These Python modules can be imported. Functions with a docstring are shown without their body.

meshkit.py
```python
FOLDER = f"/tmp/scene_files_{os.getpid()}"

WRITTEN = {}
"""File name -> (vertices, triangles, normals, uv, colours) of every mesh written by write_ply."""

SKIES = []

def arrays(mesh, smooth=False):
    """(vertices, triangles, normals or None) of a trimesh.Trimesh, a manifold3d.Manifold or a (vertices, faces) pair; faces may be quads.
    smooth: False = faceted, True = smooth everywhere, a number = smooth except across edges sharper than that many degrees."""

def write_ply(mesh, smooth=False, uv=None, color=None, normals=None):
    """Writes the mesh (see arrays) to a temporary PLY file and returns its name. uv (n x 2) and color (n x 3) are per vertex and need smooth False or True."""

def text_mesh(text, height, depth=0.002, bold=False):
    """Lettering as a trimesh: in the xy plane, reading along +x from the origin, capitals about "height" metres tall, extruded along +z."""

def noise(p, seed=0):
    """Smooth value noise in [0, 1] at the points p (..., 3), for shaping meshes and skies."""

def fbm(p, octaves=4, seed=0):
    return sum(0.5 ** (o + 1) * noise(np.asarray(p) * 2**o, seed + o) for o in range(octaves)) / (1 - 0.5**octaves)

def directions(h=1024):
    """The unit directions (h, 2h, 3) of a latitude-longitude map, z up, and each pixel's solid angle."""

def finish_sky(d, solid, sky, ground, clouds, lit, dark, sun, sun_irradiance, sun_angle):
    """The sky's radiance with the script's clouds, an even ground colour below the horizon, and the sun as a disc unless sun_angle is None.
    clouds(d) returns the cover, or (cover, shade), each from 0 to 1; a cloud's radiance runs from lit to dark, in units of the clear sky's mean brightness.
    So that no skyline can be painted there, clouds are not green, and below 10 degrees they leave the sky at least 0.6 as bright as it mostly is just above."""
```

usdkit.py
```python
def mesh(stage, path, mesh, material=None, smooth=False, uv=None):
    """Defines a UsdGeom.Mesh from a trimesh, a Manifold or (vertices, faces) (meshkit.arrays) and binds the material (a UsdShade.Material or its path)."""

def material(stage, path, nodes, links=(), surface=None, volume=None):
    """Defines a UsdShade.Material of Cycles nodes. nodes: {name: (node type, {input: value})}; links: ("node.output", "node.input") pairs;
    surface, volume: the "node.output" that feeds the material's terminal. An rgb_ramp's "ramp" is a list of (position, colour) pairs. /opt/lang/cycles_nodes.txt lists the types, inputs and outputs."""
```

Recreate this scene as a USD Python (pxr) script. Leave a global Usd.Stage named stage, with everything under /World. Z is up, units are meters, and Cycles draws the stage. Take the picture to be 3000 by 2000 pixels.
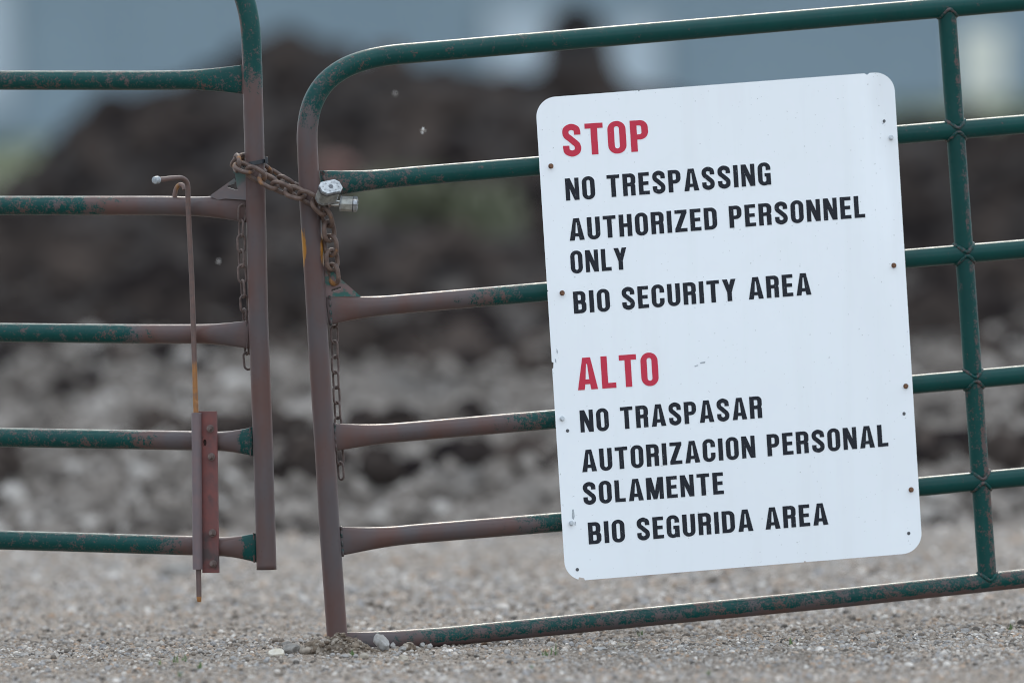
import math, random
import numpy as np
import trimesh, usdkit, meshkit
import manifold3d as m3
from shapely.geometry import Polygon, LineString, box as sbox
from shapely.ops import unary_union
from shapely import affinity
from pxr import Usd, UsdGeom, UsdLux, UsdShade, Gf, Sdf, Vt

random.seed(7)
RNG = np.random.default_rng(7)
stage = Usd.Stage.CreateInMemory()
UsdGeom.SetStageUpAxis(stage, 'Z')
UsdGeom.SetStageMetersPerUnit(stage, 1.0)
UsdGeom.Xform.Define(stage, '/World')
UsdGeom.Scope.Define(stage, '/World/Looks')

# ---------------------------------------------------------------- camera, sky, sun, exposure
FOCAL, APERTURE = 350.0, 36.0
S = APERTURE / FOCAL / 3000.0            # tangent of one photograph pixel (3000 px wide)
D = 22.17                                # metres to the latch of the gates
EYE = np.array([0.0, 0.0, 1.006])
PITCH, ROLL = math.radians(-0.845), math.radians(-1.0)
EXPOSURE = 0.55
SUN_ELEV, SUN_AZ = math.radians(40), math.radians(1)     # azimuth clockwise from +y
SKY_STRENGTH, SUN_INTENSITY, SUN_ANGLE = 0.10, 0.24, 14.0

SKY_AT = (0.0, 5.2, 0.0)  # cloud offset picked so unseen bright cloud lights one side of the sign crease
fwd = np.array([0, math.cos(PITCH), math.sin(PITCH)])
r0 = np.array([1.0, 0, 0]); u0 = np.cross(r0, fwd)
RIGHT = r0 * math.cos(ROLL) + u0 * math.sin(ROLL)
UP = -r0 * math.sin(ROLL) + u0 * math.cos(ROLL)
cam = UsdGeom.Camera.Define(stage, '/World/camera')
M = np.eye(4); M[0, :3], M[1, :3], M[2, :3], M[3, :3] = RIGHT, UP, -fwd, EYE
cam.AddTransformOp().Set(Gf.Matrix4d(*M.ravel().tolist()))
cam.CreateFocalLengthAttr(FOCAL); cam.CreateHorizontalApertureAttr(APERTURE); cam.CreateVerticalApertureAttr(APERTURE * 682 / 1024)
cam.CreateFStopAttr(2.55); cam.CreateFocusDistanceAttr(D + 0.02)
cam.CreateExposureAttr(EXPOSURE); cam.CreateClippingRangeAttr(Gf.Vec2f(0.1, 5000))


def px(x, y, Y):
    """The point at depth Y seen at the photograph's pixel x, y: how the measured positions were found."""
    d = RIGHT * ((x - 1500) * S) + UP * ((1000 - y) * S) + fwd
    return EYE + d * (Y / d[1])


def gp(x, y, z=0.0):
    d = RIGHT * ((x - 1500) * S) + UP * ((1000 - y) * S) + fwd
    return EYE + d * ((z - EYE[2]) / d[2])


def material(name, nodes, links, surface='p.BSDF', volume=None):
    return usdkit.material(stage, '/World/Looks/' + name, nodes, links, surface=surface, volume=volume)


sun_dir = np.array([math.sin(SUN_AZ) * math.cos(SUN_ELEV), math.cos(SUN_AZ) * math.cos(SUN_ELEV), math.sin(SUN_ELEV)])
sky = UsdLux.DomeLight.Define(stage, '/World/sky')
sky.GetPrim().SetCustomDataByKey('kind', 'structure')
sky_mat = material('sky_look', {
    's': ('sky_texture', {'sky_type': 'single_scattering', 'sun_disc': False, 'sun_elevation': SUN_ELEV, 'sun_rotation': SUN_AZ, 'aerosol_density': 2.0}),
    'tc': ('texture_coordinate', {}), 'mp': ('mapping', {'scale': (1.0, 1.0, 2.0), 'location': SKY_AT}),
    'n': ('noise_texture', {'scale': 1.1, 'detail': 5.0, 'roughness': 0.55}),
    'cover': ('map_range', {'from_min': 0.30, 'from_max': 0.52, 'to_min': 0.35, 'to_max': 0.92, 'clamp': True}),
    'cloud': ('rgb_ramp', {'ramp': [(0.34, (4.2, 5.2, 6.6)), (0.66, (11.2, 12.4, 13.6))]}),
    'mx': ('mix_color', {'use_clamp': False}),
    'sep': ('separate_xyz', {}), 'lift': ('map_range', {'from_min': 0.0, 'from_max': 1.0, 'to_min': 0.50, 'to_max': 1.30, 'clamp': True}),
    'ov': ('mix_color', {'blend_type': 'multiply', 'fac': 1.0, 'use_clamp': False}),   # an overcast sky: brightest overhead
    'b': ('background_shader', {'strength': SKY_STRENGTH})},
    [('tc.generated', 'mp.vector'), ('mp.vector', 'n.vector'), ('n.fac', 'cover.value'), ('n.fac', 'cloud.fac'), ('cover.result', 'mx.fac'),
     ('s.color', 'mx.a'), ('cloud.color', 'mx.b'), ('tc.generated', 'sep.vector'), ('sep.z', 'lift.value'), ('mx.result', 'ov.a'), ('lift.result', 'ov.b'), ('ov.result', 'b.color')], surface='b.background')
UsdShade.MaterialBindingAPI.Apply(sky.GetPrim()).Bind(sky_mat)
sun = UsdLux.DistantLight.Define(stage, '/World/sun')
sun.CreateNormalizeAttr(True); sun.CreateIntensityAttr(SUN_INTENSITY); sun.CreateAngleAttr(SUN_ANGLE); sun.CreateColorAttr(Gf.Vec3f(1.0, 0.9, 0.78))
zx = sun_dir; xx = np.cross([0, 0, 1.0], zx); xx /= np.linalg.norm(xx); yx = np.cross(zx, xx)
Ms = np.eye(4); Ms[0, :3], Ms[1, :3], Ms[2, :3] = xx, yx, zx
sun.AddTransformOp().Set(Gf.Matrix4d(*Ms.ravel().tolist()))

# ---------------------------------------------------------------- scene-graph helpers
USED, BASE = {}, {}


def path_for(name, parent):
    p = (parent or '/World') + '/' + name
    k = USED.get(p, -1) + 1
    USED[p] = k
    return p if k == 0 else f'{p}_{k:03d}'


def tag(prim, label=None, cat=None, group=None, kind=None):
    for k, v in (('label', label), ('category', cat), ('group', group), ('kind', kind)):
        if v:
            prim.SetCustomDataByKey(k, v)


def thing(name, base, label, cat, group=None):
    p = path_for(name, None)
    x = UsdGeom.Xform.Define(stage, p)
    x.AddTranslateOp().Set(Gf.Vec3d(*map(float, base)))
    BASE[p] = np.array(base, float)
    tag(x.GetPrim(), label, cat, group)
    return p


def origin(parent):
    return BASE.get(parent, np.zeros(3))


def obj(name, mesh, mat, parent=None, smooth=35, attrs=None, label=None, cat=None, group=None, kind=None):
    p = path_for(name, parent)
    if hasattr(mesh, 'to_mesh'):
        mm = mesh.to_mesh(); mesh = (np.array(mm.vert_properties[:, :3], float), np.array(mm.tri_verts))
    if isinstance(mesh, trimesh.Trimesh):
        mesh = (np.array(mesh.vertices), np.array(mesh.faces))
    v, f = np.asarray(mesh[0], float), np.asarray(mesh[1], int)
    o = origin(parent)
    BASE[p] = o
    m = usdkit.mesh(stage, p, (v - o, f), mat, smooth=True if attrs else smooth)
    for k, a in (attrs or {}).items():
        UsdGeom.PrimvarsAPI(m).CreatePrimvar(k, Sdf.ValueTypeNames.FloatArray, 'vertex').Set(Vt.FloatArray.FromNumpy(np.asarray(a, np.float32)))
    tag(m.GetPrim(), label, cat, group, kind)
    return p


def cat_mesh(parts):
    vs, fs, n = [], [], 0
    for v, f in parts:
        vs.append(v); fs.append(np.asarray(f) + n); n += len(v)
    return np.vstack(vs), np.vstack(fs)


def sweep(pts, a, b, d, seg=24, caps=True, closed=False):
    """A tube along pts. a: half size across the path in the plane that d is normal to; b: half size along d."""
    pts = np.asarray(pts, float); n = len(pts)
    a, b = np.broadcast_to(a, n).astype(float), np.broadcast_to(b, n).astype(float)
    d = np.asarray(d, float) / np.linalg.norm(d)
    t = (np.roll(pts, -1, 0) - np.roll(pts, 1, 0)) if closed else np.gradient(pts, axis=0)
    t /= np.linalg.norm(t, axis=1, keepdims=True)
    s = np.cross(t, d); s /= np.linalg.norm(s, axis=1, keepdims=True)
    e = np.cross(s, t)
    th = np.linspace(0, 2 * math.pi, seg, endpoint=False)
    v = (pts[:, None] + (a[:, None] * np.cos(th))[..., None] * s[:, None] + (b[:, None] * np.sin(th))[..., None] * e[:, None]).reshape(-1, 3)
    f = []
    for i in range(n if closed else n - 1):
        j = (i + 1) % n
        for k in range(seg):
            l = (k + 1) % seg
            f += [(i * seg + k, j * seg + k, j * seg + l), (i * seg + k, j * seg + l, i * seg + l)]
    if caps and not closed:
        v = np.vstack([v, pts[:1], pts[-1:]]); c0, c1 = len(v) - 2, len(v) - 1
        for k in range(seg):
            l = (k + 1) % seg
            f += [(c0, k, l), (c1, (n - 1) * seg + l, (n - 1) * seg + k)]
    f = np.array(f)
    tm = trimesh.Trimesh(v, f, process=False)
    if tm.volume < 0:
        f = f[:, ::-1]
    return v, f


def resample(pts, step):
    pts = np.asarray(pts, float)
    L = np.r_[0, np.cumsum(np.linalg.norm(np.diff(pts, axis=0), axis=1))]
    n = max(2, int(round(L[-1] / step)) + 1)
    q = np.linspace(0, L[-1], n)
    return np.stack([np.interp(q, L, pts[:, k]) for k in range(pts.shape[1])], 1)


def catmull(P, per=12):
    P = np.asarray(P, float)
    Q = np.vstack([2 * P[0] - P[1], P, 2 * P[-1] - P[-2]])
    out = []
    for i in range(1, len(Q) - 2):
        for t in np.linspace(0, 1, per, endpoint=False):
            p0, p1, p2, p3 = Q[i - 1:i + 3]
            out.append(0.5 * (2 * p1 + (p2 - p0) * t + (2 * p0 - 5 * p1 + 4 * p2 - p3) * t * t + (3 * p1 - p0 - 3 * p2 + p3) * t ** 3))
    out.append(P[-1])
    return np.array(out)


def smoothstep(x, a, b):
    t = np.clip((np.asarray(x, float) - a) / (b - a), 0, 1)
    return t * t * (3 - 2 * t)


def hull_prism(poly3, d, t):
    """A flat plate: the polygon poly3 (3-D points in a plane) with thickness t along d, centred."""
    P = np.asarray(poly3, float); d = np.asarray(d, float) / np.linalg.norm(d)
    o = P[0]; ex = P[1] - P[0]; ex -= d * (ex @ d); ex /= np.linalg.norm(ex); ey = np.cross(d, ex)
    q = np.stack([(P - o) @ ex, (P - o) @ ey], 1)
    return o, ex, ey, d, Polygon(q)


def plate(poly3, d, t, holes=()):
    o, ex, ey, d, pg = hull_prism(poly3, d, t)
    for h in holes:
        H = np.asarray(h, float)
        pg = pg.difference(Polygon(np.stack([(H - o) @ ex, (H - o) @ ey], 1)))
    pg = pg.buffer(0)
    e = trimesh.creation.extrude_polygon(pg, t, engine='earcut')
    v = np.array(e.vertices); v[:, 2] -= t / 2
    return o + v[:, :1] * ex + v[:, 1:2] * ey + v[:, 2:] * d, np.array(e.faces)


def rock(r, seed, sub=3, rough=0.35, squash=(1, 1, 0.7), cuts=5):
    m = trimesh.creation.icosphere(sub, 1.0)
    v = np.array(m.vertices); g = np.random.default_rng(seed)
    for _ in range(cuts):                                   # broken faces
        n = g.normal(size=3); n /= np.linalg.norm(n); h = g.uniform(0.55, 0.85) if cuts < 9 else g.uniform(0.42, 0.72)
        k = v @ n
        v = np.where((k > h)[:, None], v - (k - h)[:, None] * n * 0.9, v)
    v *= (1 + rough * (meshkit.fbm(v * 1.7 + seed * 3.1, 4, seed) - 0.5))[:, None]
    return v * np.asarray(squash) * r, np.array(m.faces)


# ---------------------------------------------------------------- materials
def paint_mat(name, green, green2, primer, primer2, rough=0.36):
    return material(name, {
        'g': ('geometry', {}),
        'w': ('attribute', {'attribute': 'wear'}), 'o': ('attribute', {'attribute': 'ochre'}),
        'n1': ('noise_texture', {'scale': 44.0, 'detail': 9.0, 'roughness': 0.68}),
        'n2': ('noise_texture', {'scale': 240.0, 'detail': 5.0, 'roughness': 0.7}),
        'n3': ('noise_texture', {'scale': 14.0, 'detail': 5.0}), 'n3m': ('mapping', {'scale': (1.0, 1.0, 0.45)}),
        'n4': ('noise_texture', {'scale': 420.0, 'detail': 2.0}),
        'nm': ('mix_float', {'fac': 0.45}),
        'th': ('map_range', {'from_min': 0.0, 'from_max': 1.0, 'to_min': 0.20, 'to_max': -0.20}),
        'dd': ('math', {'math_type': 'subtract'}),
        'mask': ('map_range', {'from_min': 0.465, 'from_max': 0.535, 'to_min': 0.0, 'to_max': 1.0, 'clamp': True}),
        'gc': ('mix_color', {'a': green, 'b': green2}),
        'pc0': ('map_range', {'from_min': 0.35, 'from_max': 0.65, 'clamp': True}),
        'pc': ('mix_color', {'a': primer, 'b': primer2}),
        'mx': ('mix_color', {}),
        'pit': ('map_range', {'from_min': 0.66, 'from_max': 0.70, 'clamp': True}),
        'pitm': ('mix_color', {'b': (0.03, 0.024, 0.022)}),
        'och_n': ('noise_texture', {'scale': 22.0, 'detail': 5.0, 'roughness': 0.6}),
        'och_mp': ('mapping', {'scale': (3.0, 3.0, 0.55)}),
        'och_a': ('math', {'math_type': 'add'}),
        'och': ('map_range', {'from_min': 1.02, 'from_max': 1.12, 'clamp': True}),
        'ochc': ('mix_color', {'b': (0.33, 0.145, 0.022)}),
        'rf': ('map_range', {'from_min': 0.3, 'from_max': 0.7, 'to_min': rough - 0.1, 'to_max': rough + 0.16}),
        'bp': ('bump', {'strength': 0.35, 'distance': 0.0012}),
        'hm': ('math', {'math_type': 'multiply_add', 'value2': 0.6}),
        'p': ('principled_bsdf', {'specular_ior_level': 0.16, 'coat_weight': 0.16, 'coat_roughness': 0.07})},
        [('g.position', 'n1.vector'), ('g.position', 'n2.vector'), ('g.position', 'n3m.vector'), ('n3m.vector', 'n3.vector'), ('g.position', 'n4.vector'),
         ('n1.fac', 'nm.a'), ('n2.fac', 'nm.b'), ('w.fac', 'th.value'), ('nm.result', 'dd.value1'), ('th.result', 'dd.value2'), ('dd.value', 'mask.value'),
         ('n3.fac', 'gc.fac'), ('n3.fac', 'pc0.value'), ('pc0.result', 'pc.fac'), ('gc.result', 'mx.a'), ('pc.result', 'mx.b'), ('mask.result', 'mx.fac'),
         ('n2.fac', 'pit.value'), ('pit.result', 'pitm.fac'), ('mx.result', 'pitm.a'),
         ('g.position', 'och_mp.vector'), ('och_mp.vector', 'och_n.vector'), ('och_n.fac', 'och_a.value1'), ('o.fac', 'och_a.value2'), ('och_a.value', 'och.value'),
         ('och.result', 'ochc.fac'), ('pitm.result', 'ochc.a'), ('ochc.result', 'p.base_color'),
         ('n1.fac', 'rf.value'), ('rf.result', 'p.roughness'), ('n2.fac', 'hm.value1'), ('mask.result', 'hm.value3'), ('hm.value', 'bp.height'), ('bp.normal', 'p.normal')])


def noisy(name, c1, c2, scale, rough=0.6, metallic=0.0, c3=None, bump=0.3, bscale=None, dist=0.001, detail=6.0, lo=0.36, hi=0.64, space='geometry', spec=0.5, c3at=0.62):
    nodes = {'g': ('geometry', {}), 'tc': ('texture_coordinate', {}),
             'n': ('noise_texture', {'scale': scale, 'detail': detail, 'roughness': 0.62}),
             'm': ('map_range', {'from_min': lo, 'from_max': hi, 'clamp': True}), 'c': ('mix_color', {'a': c1, 'b': c2}),
             'bn': ('noise_texture', {'scale': bscale or scale * 4, 'detail': 4.0}),
             'bp': ('bump', {'strength': bump, 'distance': dist}),
             'p': ('principled_bsdf', {'roughness': rough, 'metallic': metallic, 'specular_ior_level': spec})}
    src = 'g.position' if space == 'geometry' else 'tc.object'
    links = [(src, 'n.vector'), (src, 'bn.vector'), ('n.fac', 'm.value'), ('m.result', 'c.fac'), ('bn.fac', 'bp.height'), ('bp.normal', 'p.normal')]
    if c3 is None:
        links.append(('c.result', 'p.base_color'))
    else:
        nodes |= {'n3': ('noise_texture', {'scale': scale * 0.45, 'detail': 5.0}), 'm3': ('map_range', {'from_min': c3at - 0.05, 'from_max': c3at + 0.05, 'clamp': True}), 'cc': ('mix_color', {'b': c3})}
        links += [(src, 'n3.vector'), ('n3.fac', 'm3.value'), ('m3.result', 'cc.fac'), ('c.result', 'cc.a'), ('cc.result', 'p.base_color')]
    return material(name, nodes, links)


PAINT = paint_mat('worn_green_paint', (0.0012, 0.048, 0.041), (0.0025, 0.031, 0.029), (0.096, 0.054, 0.046), (0.080, 0.066, 0.066))
RUST = noisy('rusty_chain_steel', (0.060, 0.034, 0.025), (0.125, 0.078, 0.058), 70, 0.55, 0.0, c3=(0.26, 0.115, 0.035), c3at=0.66, bump=0.6, bscale=320, dist=0.0015)
DARK_RUST = noisy('dark_rusted_steel', (0.060, 0.040, 0.034), (0.125, 0.085, 0.072), 80, 0.65, 0.0, bump=0.4, bscale=400)
RODM = noisy('brown_rusted_rod', (0.16, 0.095, 0.075), (0.105, 0.070, 0.060), 40, 0.55, 0.0, c3=(0.30, 0.14, 0.035), bump=0.3, bscale=300, c3at=0.60)
ROD_OCHRE = material('rod_with_orange_rust', {
    'g': ('geometry', {}), 'a': ('attribute', {'attribute': 'ochre'}), 'n': ('noise_texture', {'scale': 70.0, 'detail': 6.0, 'roughness': 0.65}),
    'ad': ('math', {'math_type': 'add'}), 'm': ('map_range', {'from_min': 0.85, 'from_max': 1.15, 'clamp': True}), 'nm': ('map_range', {'from_min': 0.35, 'from_max': 0.65, 'clamp': True}),
    'c': ('mix_color', {'a': (0.125, 0.072, 0.058), 'b': (0.080, 0.055, 0.048)}), 'o': ('mix_color', {'b': (0.27, 0.115, 0.030)}), 'p': ('principled_bsdf', {'roughness': 0.5})},
    [('g.position', 'n.vector'), ('n.fac', 'ad.value1'), ('a.fac', 'ad.value2'), ('ad.value', 'm.value'), ('n.fac', 'nm.value'), ('nm.result', 'c.fac'), ('c.result', 'o.a'), ('m.result', 'o.fac'), ('o.result', 'p.base_color')])
RED_PRIMER = noisy('red_primer_plate', (0.165, 0.050, 0.042), (0.105, 0.045, 0.042), 38, 0.6, 0.0, c3=(0.055, 0.036, 0.034), bump=0.4, bscale=240, c3at=0.60)
GREY_PRIMER = noisy('grey_brown_primer', (0.115, 0.092, 0.096), (0.150, 0.100, 0.098), 30, 0.5, 0.0, c3=(0.09, 0.075, 0.075), bump=0.3, bscale=300)
BOLTM = noisy('dull_bolt_steel', (0.20, 0.15, 0.135), (0.11, 0.08, 0.07), 150, 0.45, 0.5, bump=0.3)
STEEL = noisy('padlock_steel', (0.38, 0.39, 0.39), (0.20, 0.205, 0.21), 90, 0.30, 0.8, bump=0.2, bscale=500, dist=0.0005)
STEEL2 = noisy('padlock_plates', (0.42, 0.415, 0.375), (0.25, 0.245, 0.22), 90, 0.38, 0.6, bump=0.25, bscale=500, dist=0.0005)
CHROME = noisy('shackle_steel', (0.55, 0.54, 0.50), (0.35, 0.33, 0.30), 60, 0.28, 0.9, bump=0.1)
RUBBER = noisy('black_rubber', (0.018, 0.018, 0.02), (0.03, 0.03, 0.033), 60, 0.5, 0.0, bump=0.1)
TIE = noisy('black_plastic_tie', (0.015, 0.017, 0.02), (0.025, 0.027, 0.03), 60, 0.28, 0.0, bump=0.05)
GALV = noisy('galvanised_cap', (0.42, 0.46, 0.48), (0.20, 0.21, 0.22), 130, 0.45, 0.35, c3=(0.2, 0.14, 0.1), bump=0.4)
SCREW_RUST = noisy('rusted_screw', (0.21, 0.095, 0.04), (0.09, 0.045, 0.03), 220, 0.6, 0.2, bump=0.5)
SCREW_PALE = noisy('pale_screw', (0.62, 0.66, 0.68), (0.42, 0.45, 0.47), 220, 0.4, 0.3, bump=0.2)
HOLE = noisy('drilled_hole_metal', (0.15, 0.155, 0.16), (0.07, 0.07, 0.075), 200, 0.5, 0.4)
SIGN = material('white_sign_enamel', {
    'g': ('geometry', {}), 'mp': ('mapping', {'scale': (16.0, 16.0, 1.1)}), 'st': ('noise_texture', {'scale': 1.0, 'detail': 5.0, 'roughness': 0.6}),
    'sm': ('map_range', {'from_min': 0.50, 'from_max': 0.75, 'to_min': 0.0, 'to_max': 0.13, 'clamp': True}), 'c1': ('mix_color', {'a': (0.80, 0.825, 0.835), 'b': (0.60, 0.60, 0.57)}),
    'sp': ('noise_texture', {'scale': 190.0, 'detail': 2.0, 'roughness': 0.4}), 'spm': ('map_range', {'from_min': 0.735, 'from_max': 0.775, 'to_min': 0.0, 'to_max': 0.6, 'clamp': True}), 'c2': ('mix_color', {'b': (0.30, 0.30, 0.29)}),
    'bl': ('noise_texture', {'scale': 5.0, 'detail': 5.0}), 'blm': ('map_range', {'from_min': 0.55, 'from_max': 0.8, 'to_min': 0.0, 'to_max': 0.12, 'clamp': True}), 'c3': ('mix_color', {'b': (0.56, 0.55, 0.52)}),
    'r': ('map_range', {'from_min': 0.3, 'from_max': 0.7, 'to_min': 0.24, 'to_max': 0.40}),
    'p': ('principled_bsdf', {})},
    [('g.position', 'mp.vector'), ('mp.vector', 'st.vector'), ('st.fac', 'sm.value'), ('sm.result', 'c1.fac'), ('g.position', 'sp.vector'), ('sp.fac', 'spm.value'), ('spm.result', 'c2.fac'), ('c1.result', 'c2.a'),
     ('g.position', 'bl.vector'), ('bl.fac', 'blm.value'), ('blm.result', 'c3.fac'), ('c2.result', 'c3.a'), ('c3.result', 'p.base_color'), ('bl.fac', 'r.value'), ('r.result', 'p.roughness')])


def ink(name, col, speck):
    return material(name, {'g': ('geometry', {}), 'v': ('voronoi_texture', {'scale': 210.0}), 'n': ('noise_texture', {'scale': 330.0, 'detail': 3.0, 'roughness': 0.7}),
                           'm': ('map_range', {'from_min': 0.655, 'from_max': 0.70, 'clamp': True}), 'c': ('mix_color', {'a': col, 'b': speck}),
                           'p': ('principled_bsdf', {'roughness': 0.55, 'specular_ior_level': 0.3})},
                    [('g.position', 'n.vector'), ('n.fac', 'm.value'), ('m.result', 'c.fac'), ('c.result', 'p.base_color')])


INK_BLACK = ink('black_lettering', (0.008, 0.010, 0.016), (0.22, 0.24, 0.26))
INK_RED = ink('red_lettering', (0.50, 0.030, 0.060), (0.56, 0.16, 0.18))


def instanced(name, stops, rough=0.8, scale=60, spec=0.3):
    return material(name, {'oi': ('object_info', {}), 'r': ('rgb_ramp', {'ramp': stops}), 'tc': ('texture_coordinate', {}),
                           'n': ('noise_texture', {'scale': scale, 'detail': 4.0}), 'mm': ('map_range', {'from_min': 0.3, 'from_max': 0.7, 'to_min': 0.65, 'to_max': 1.2}),
                           'c': ('mix_color', {'blend_type': 'multiply', 'fac': 1.0, 'use_clamp': False}), 'p': ('principled_bsdf', {'roughness': rough, 'specular_ior_level': spec})},
                    [('oi.random', 'r.fac'), ('tc.object', 'n.vector'), ('n.fac', 'mm.value'), ('r.color', 'c.a'), ('mm.result', 'c.b'), ('c.result', 'p.base_color')])


PEBBLE = instanced('pebble_stone', [(0, (0.089, 0.078, 0.067)), (0.15, (0.209, 0.169, 0.134)), (0.40, (0.338, 0.288, 0.238)), (0.62, (0.288, 0.274, 0.263)), (0.78, (0.438, 0.393, 0.342)), (0.88, (0.358, 0.242, 0.159)), (0.95, (0.547, 0.503, 0.451)), (1, (0.696, 0.630, 0.560))], scale=1.5)
CLOD_LIGHT = instanced('pale_clod', [(0, (0.070, 0.060, 0.053)), (0.5, (0.177, 0.153, 0.133)), (0.85, (0.281, 0.249, 0.219)), (1, (0.468, 0.433, 0.393))], scale=2.2, spec=0.0)
CLOD_DARK = instanced('dark_clod', [(0, (0.017, 0.014, 0.014)), (0.6, (0.040, 0.032, 0.028)), (1, (0.078, 0.061, 0.052))], scale=2.2, spec=0.0)
GRASS = instanced('green_grass', [(0, (0.08, 0.115, 0.05)), (0.5, (0.12, 0.155, 0.08)), (1, (0.19, 0.21, 0.13))], scale=4)
SPROUT = noisy('sprout_green', (0.075, 0.13, 0.035), (0.10, 0.15, 0.05), 60, 0.55)
WEED = noisy('weed_green', (0.065, 0.074, 0.038), (0.092, 0.092, 0.048), 4, 0.7)

GROUND = material('gravel_ground', {
    'g': ('geometry', {}), 'sx': ('separate_xyz', {}),
    'v': ('voronoi_texture', {'scale': 95.0, 'randomness': 1.0}),
    'vr': ('rgb_ramp', {'ramp': [(0, (0.112, 0.088, 0.068)), (0.3, (0.205, 0.163, 0.125)), (0.6, (0.262, 0.215, 0.171)), (0.85, (0.306, 0.262, 0.215)), (1, (0.429, 0.373, 0.316))]}),
    'vs': ('separate_xyz', {}),
    'n': ('noise_texture', {'scale': 1.8, 'detail': 8.0, 'roughness': 0.65}), 'nm': ('map_range', {'from_min': 0.3, 'from_max': 0.7, 'to_min': 0.72, 'to_max': 1.1}),
    'c': ('mix_color', {'blend_type': 'multiply', 'fac': 1.0, 'use_clamp': False}),
    'far': ('map_range', {'from_min': 70.0, 'from_max': 78.0, 'clamp': True}),
    'gn': ('noise_texture', {'scale': 0.6, 'detail': 6.0}), 'gc': ('mix_color', {'a': (0.11, 0.145, 0.075), 'b': (0.17, 0.185, 0.115)}),
    'cc': ('mix_color', {}),
    'bn': ('noise_texture', {'scale': 140.0, 'detail': 4.0}), 'bp': ('bump', {'strength': 0.7, 'distance': 0.006}),
    'p': ('principled_bsdf', {'roughness': 0.85, 'specular_ior_level': 0.25})},
    [('g.position', 'sx.vector'), ('g.position', 'v.vector'), ('v.color', 'vs.vector'), ('vs.x', 'vr.fac'), ('g.position', 'n.vector'), ('n.fac', 'nm.value'),
     ('vr.color', 'c.a'), ('nm.result', 'c.b'), ('sx.y', 'far.value'), ('g.position', 'gn.vector'), ('gn.fac', 'gc.fac'), ('far.result', 'cc.fac'),
     ('c.result', 'cc.a'), ('gc.result', 'cc.b'), ('cc.result', 'p.base_color'), ('g.position', 'bn.vector'), ('bn.fac', 'bp.height'), ('bp.normal', 'p.normal')])

HEAPM = material('heaped_earth', {
    'g': ('geometry', {}), 'sx': ('separate_xyz', {}), 'a': ('attribute', {'attribute': 'dry'}),
    'n': ('noise_texture', {'scale': 2.2, 'detail': 9.0, 'roughness': 0.66}), 'n2': ('noise_texture', {'scale': 0.8, 'detail': 4.0}),
    'm0': ('math', {'math_type': 'multiply_add', 'value2': 1.5}),
    'm': ('map_range', {'from_min': 1.05, 'from_max': 1.55, 'clamp': True}),
    'dk': ('mix_color', {'a': (0.024, 0.0222, 0.0220), 'b': (0.073, 0.065, 0.061)}), 'dm': ('map_range', {'from_min': 0.38, 'from_max': 0.62, 'clamp': True}),
    'lt': ('mix_color', {'a': (0.145, 0.128, 0.112), 'b': (0.30, 0.272, 0.245)}),
    'c': ('mix_color', {}),
    'bn': ('noise_texture', {'scale': 14.0, 'detail': 7.0, 'roughness': 0.7}), 'bp': ('bump', {'strength': 0.8, 'distance': 0.05}),
    'p': ('principled_bsdf', {'roughness': 1.0, 'specular_ior_level': 0.0})},
    [('g.position', 'n.vector'), ('g.position', 'n2.vector'), ('n.fac', 'm0.value1'), ('a.fac', 'm0.value3'), ('m0.value', 'm.value'), ('n2.fac', 'dm.value'), ('dm.result', 'dk.fac'),
     ('n.fac', 'lt.fac'), ('dk.result', 'c.a'), ('lt.result', 'c.b'), ('m.result', 'c.fac'), ('c.result', 'p.base_color'),
     ('g.position', 'bn.vector'), ('bn.fac', 'bp.height'), ('bp.normal', 'p.normal')])
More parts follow.
